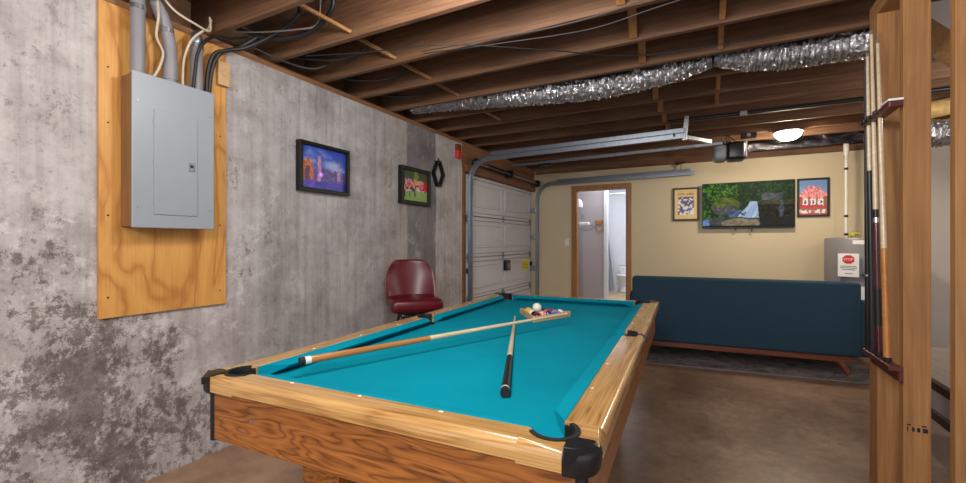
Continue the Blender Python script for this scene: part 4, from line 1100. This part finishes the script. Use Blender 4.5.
# things seen through the studs
st = thing('stair_stringer', 'slanted tan stair stringer seen high between the studs', 'stair stringer', (1.2, 3.55, 2.40))
bm = BM(); bar(bm, (-.3, 0, .40), (.35, 0, -.30), .04, .14, .003, (0, 0, 1)); obj('board', bm, 'stud_y', st)
bm = BM(); prism(bm, [(-.4, .53), (-.3, .49), (.32, -.19), (.6, -.19), (.6, .30), (-.4, .55)], lambda a, b, t: (a, t, b), .0, .03); obj('drywall', bm, 'offwhite', st)
lt = thing('low_table', 'low table with weathered wood top and dark framed sides past the studs', 'low table', (1.10, 3.2, 0))
bm = BM(); box(bm, 0, .95, -1.0, 1.0, .475, .50, .004); obj('top', bm, 'ledge', lt)
bm = BM()
for z in (.25, .42): box(bm, .02, .06, -.98, .98, z, z + .05, .003)
for y in (-.98, -.35, .3, .93): box(bm, .02, .06, y, y + .05, .30, .42, .003)
obj('side_frame', bm, 'duct_black', lt)
bm = BM(); box(bm, .035, .05, -.96, .95, .29, .43); obj('side_panel', bm, 'grey_paint', lt)
for x in (.03, .88):
    for y in (-.95, .93):
        bm = BM(); box(bm, x, x + .05, y, y + .05, 0, .476, .003); obj('leg', bm, 'grey_paint', lt)
# ------------------------------------------------------------------ bathroom
bm = BM(); box(bm, -3.0, -.6, YB + .11, 9.9, .05, .20); structure('floor_bathroom', bm, 'dirtycream')
bm = BM(); box(bm, -3.0, -1.66, 7.9, 8.0, .2, 2.6); structure('wall_bathroom_partition', bm, 'grey_paint')
bm = BM(); box(bm, -1.66, -1.605, 7.86, 8.0, .2, 2.6, .003); structure('trim_7', bm, 'white_paint')
bm = BM(); box(bm, -3.0, -.6, 9.8, 9.9, .2, 2.6); structure('wall_bathroom_back', bm, 'white_paint')
bm = BM(); box(bm, -1.0, -.9, YB + .12, 9.8, .2, 2.6); structure('wall_bathroom_right', bm, 'white_paint')
bm = BM(); box(bm, -2.9, -2.8, YB + .12, 9.8, .2, 2.6); structure('wall_bathroom_left', bm, 'white_paint')
bm = BM(); box(bm, -3.0, -.6, 8.2, 9.9, 2.6, 2.65); box(bm, -3.0, -.6, YB + .11, 8.2, 2.6, 2.65); structure('ceiling_bathroom', bm, 'white_paint')
tr = thing('towel_ring', 'heart-shaped wooden towel ring on the grey bathroom wall', 'towel ring', (-1.742, 7.9, 1.52))
bm = BM(); prism(bm, [(-.075, .11), (-.06, .13), (0, .115), (.06, .13), (.075, .11), (.03, .06), (-.03, .06)], lambda a, b, t: (a, t, b), -.03, 0); obj('mount', bm, 'cue_tan', tr)
bm = BM(); tube(bm, [(.065 * math.cos(2 * PI * k / 24), -.02, .0 + .065 * math.sin(2 * PI * k / 24)) for k in range(25)], .010, 8); obj('ring', bm, 'cue_tan', tr, True)
ht = thing('coat_stand', 'thin black coat stand behind the bathroom door opening', 'coat stand', (-2.03, 7.45, .2))
bm = BM(); cyl(bm, (0, 0, .01), (0, 0, 1.72), .011, 10); obj('pole', bm, 'black', ht, True)
bm = BM(); lathe(bm, [(.14, 0), (.15, .01), (.03, .03), (.012, .035)], 20); obj('base', bm, 'black', ht, True)
for z, L in ((1.30, .30), (1.50, .10)):
    bm = BM(); tube(bm, smoothpath([(0, 0, z), (L * .6, 0, z - .05), (L, 0, z + .02), (L * .6, 0, z + .05), (.02, 0, z + .08)], 5), .006, 8); obj('hook', bm, 'steel', ht, True)
hc = thing('folded_towel', 'white folded towel draped on the coat stand hook', 'towel', (-1.93, 7.40, 1.56))
bm = BM(); box(bm, -.10, .13, -.05, .05, -.035, .035, .03, 3); obj('cloth', bm, 'white_gloss', hc, True)
wt = thing('white_cap', 'white cap resting on top of the coat stand', 'cap', (-2.03, 7.42, 1.85))
bm = BM(); lathe(bm, [(.10, 0), (.105, .03), (.09, .11), (.05, .15), (.01, .16)], 20); obj('crown', bm, 'white_paint', wt, True)
bm = BM(); box(bm, -.08, .08, -.19, -.07, .0, .012, .005); obj('brim', bm, 'white_paint', wt)
sc = thing('shower_curtain', 'white shower curtain hanging inside the bright bathroom', 'shower curtain', (-1.78, 8.9, .25))
bm = BM(); n, mm = 24, 10
gg = [[bm.verts.new((-.15 + (.10 + .22 * (1 - j / mm) ** 1.3) * i / n, .05 * math.sin(i * 1.1), 1.95 * j / mm)) for i in range(n + 1)] for j in range(mm + 1)]
for j in range(mm):
    for i in range(n): bm.faces.new((gg[j][i], gg[j][i + 1], gg[j + 1][i + 1], gg[j + 1][i]))
bmesh.ops.solidify(bm, geom=list(bm.faces), thickness=.004); obj('cloth', bm, 'curtain', sc, True)
bm = BM(); cyl(bm, (-.9, 0, 1.97), (.75, 0, 1.97), .012, 12); obj('rod', bm, 'bright_steel', sc, True)
tl = thing('toilet', 'white toilet with tank in the far corner of the bathroom', 'toilet', (-1.52, 9.42, .2))
bm = BM(); box(bm, -.17, .17, .12, .32, .20 , .55, .025, 3); obj('tank', bm, 'white_gloss', tl, 50)
bm = BM(); box(bm, -.18, .18, .11, .33, .55, .585, .012, 2); obj('tank_lid', bm, 'white_gloss', tl, 50)
bm = BM(); lathe(bm, [(.10, 0), (.12, .02), (.09, .12), (.13, .24), (.18, .33), (.17, .345)], 24, (0, -.08, 0)); bmesh.ops.scale(bm, vec=(1, 1.25, 1), verts=bm.verts); obj('bowl', bm, 'white_gloss', tl, True)
bm = BM(); lathe(bm, [(.18, 0), (.19, .012), (.18, .025)], 24, (0, -.08, .346)); bmesh.ops.scale(bm, vec=(1, 1.25, 1), verts=bm.verts); obj('seat', bm, 'white_gloss', tl, True)
bm = BM(); cyl(bm, (-.10, .105, .48), (-.06, .085, .475), .008, 8); obj('flush_handle', bm, 'bright_steel', tl)

# ------------------------------------------------------------------ camera
cam = bpy.data.cameras.new('Camera'); co = bpy.data.objects.new('Camera', cam); COL.objects.link(co)
cam.sensor_fit = 'HORIZONTAL'; cam.sensor_width = 36; cam.lens = 430 / 966 * 36; cam.clip_start = .05
cam.shift_y = (242 - 241.5) / 966
co.location = (0, 0, 1.25); co.rotation_euler = (PI / 2, 0, th)
scene.camera = co
vs = scene.view_settings; vs.view_transform = 'Standard'; vs.look = 'None'; vs.gamma = 1; vs.use_curve_mapping = False; vs.exposure = .47
try:
    scene.cycles.use_denoising = True; scene.cycles.max_bounces = 8; scene.cycles.diffuse_bounces = 5; scene.cycles.sample_clamp_indirect = 4
except Exception: pass
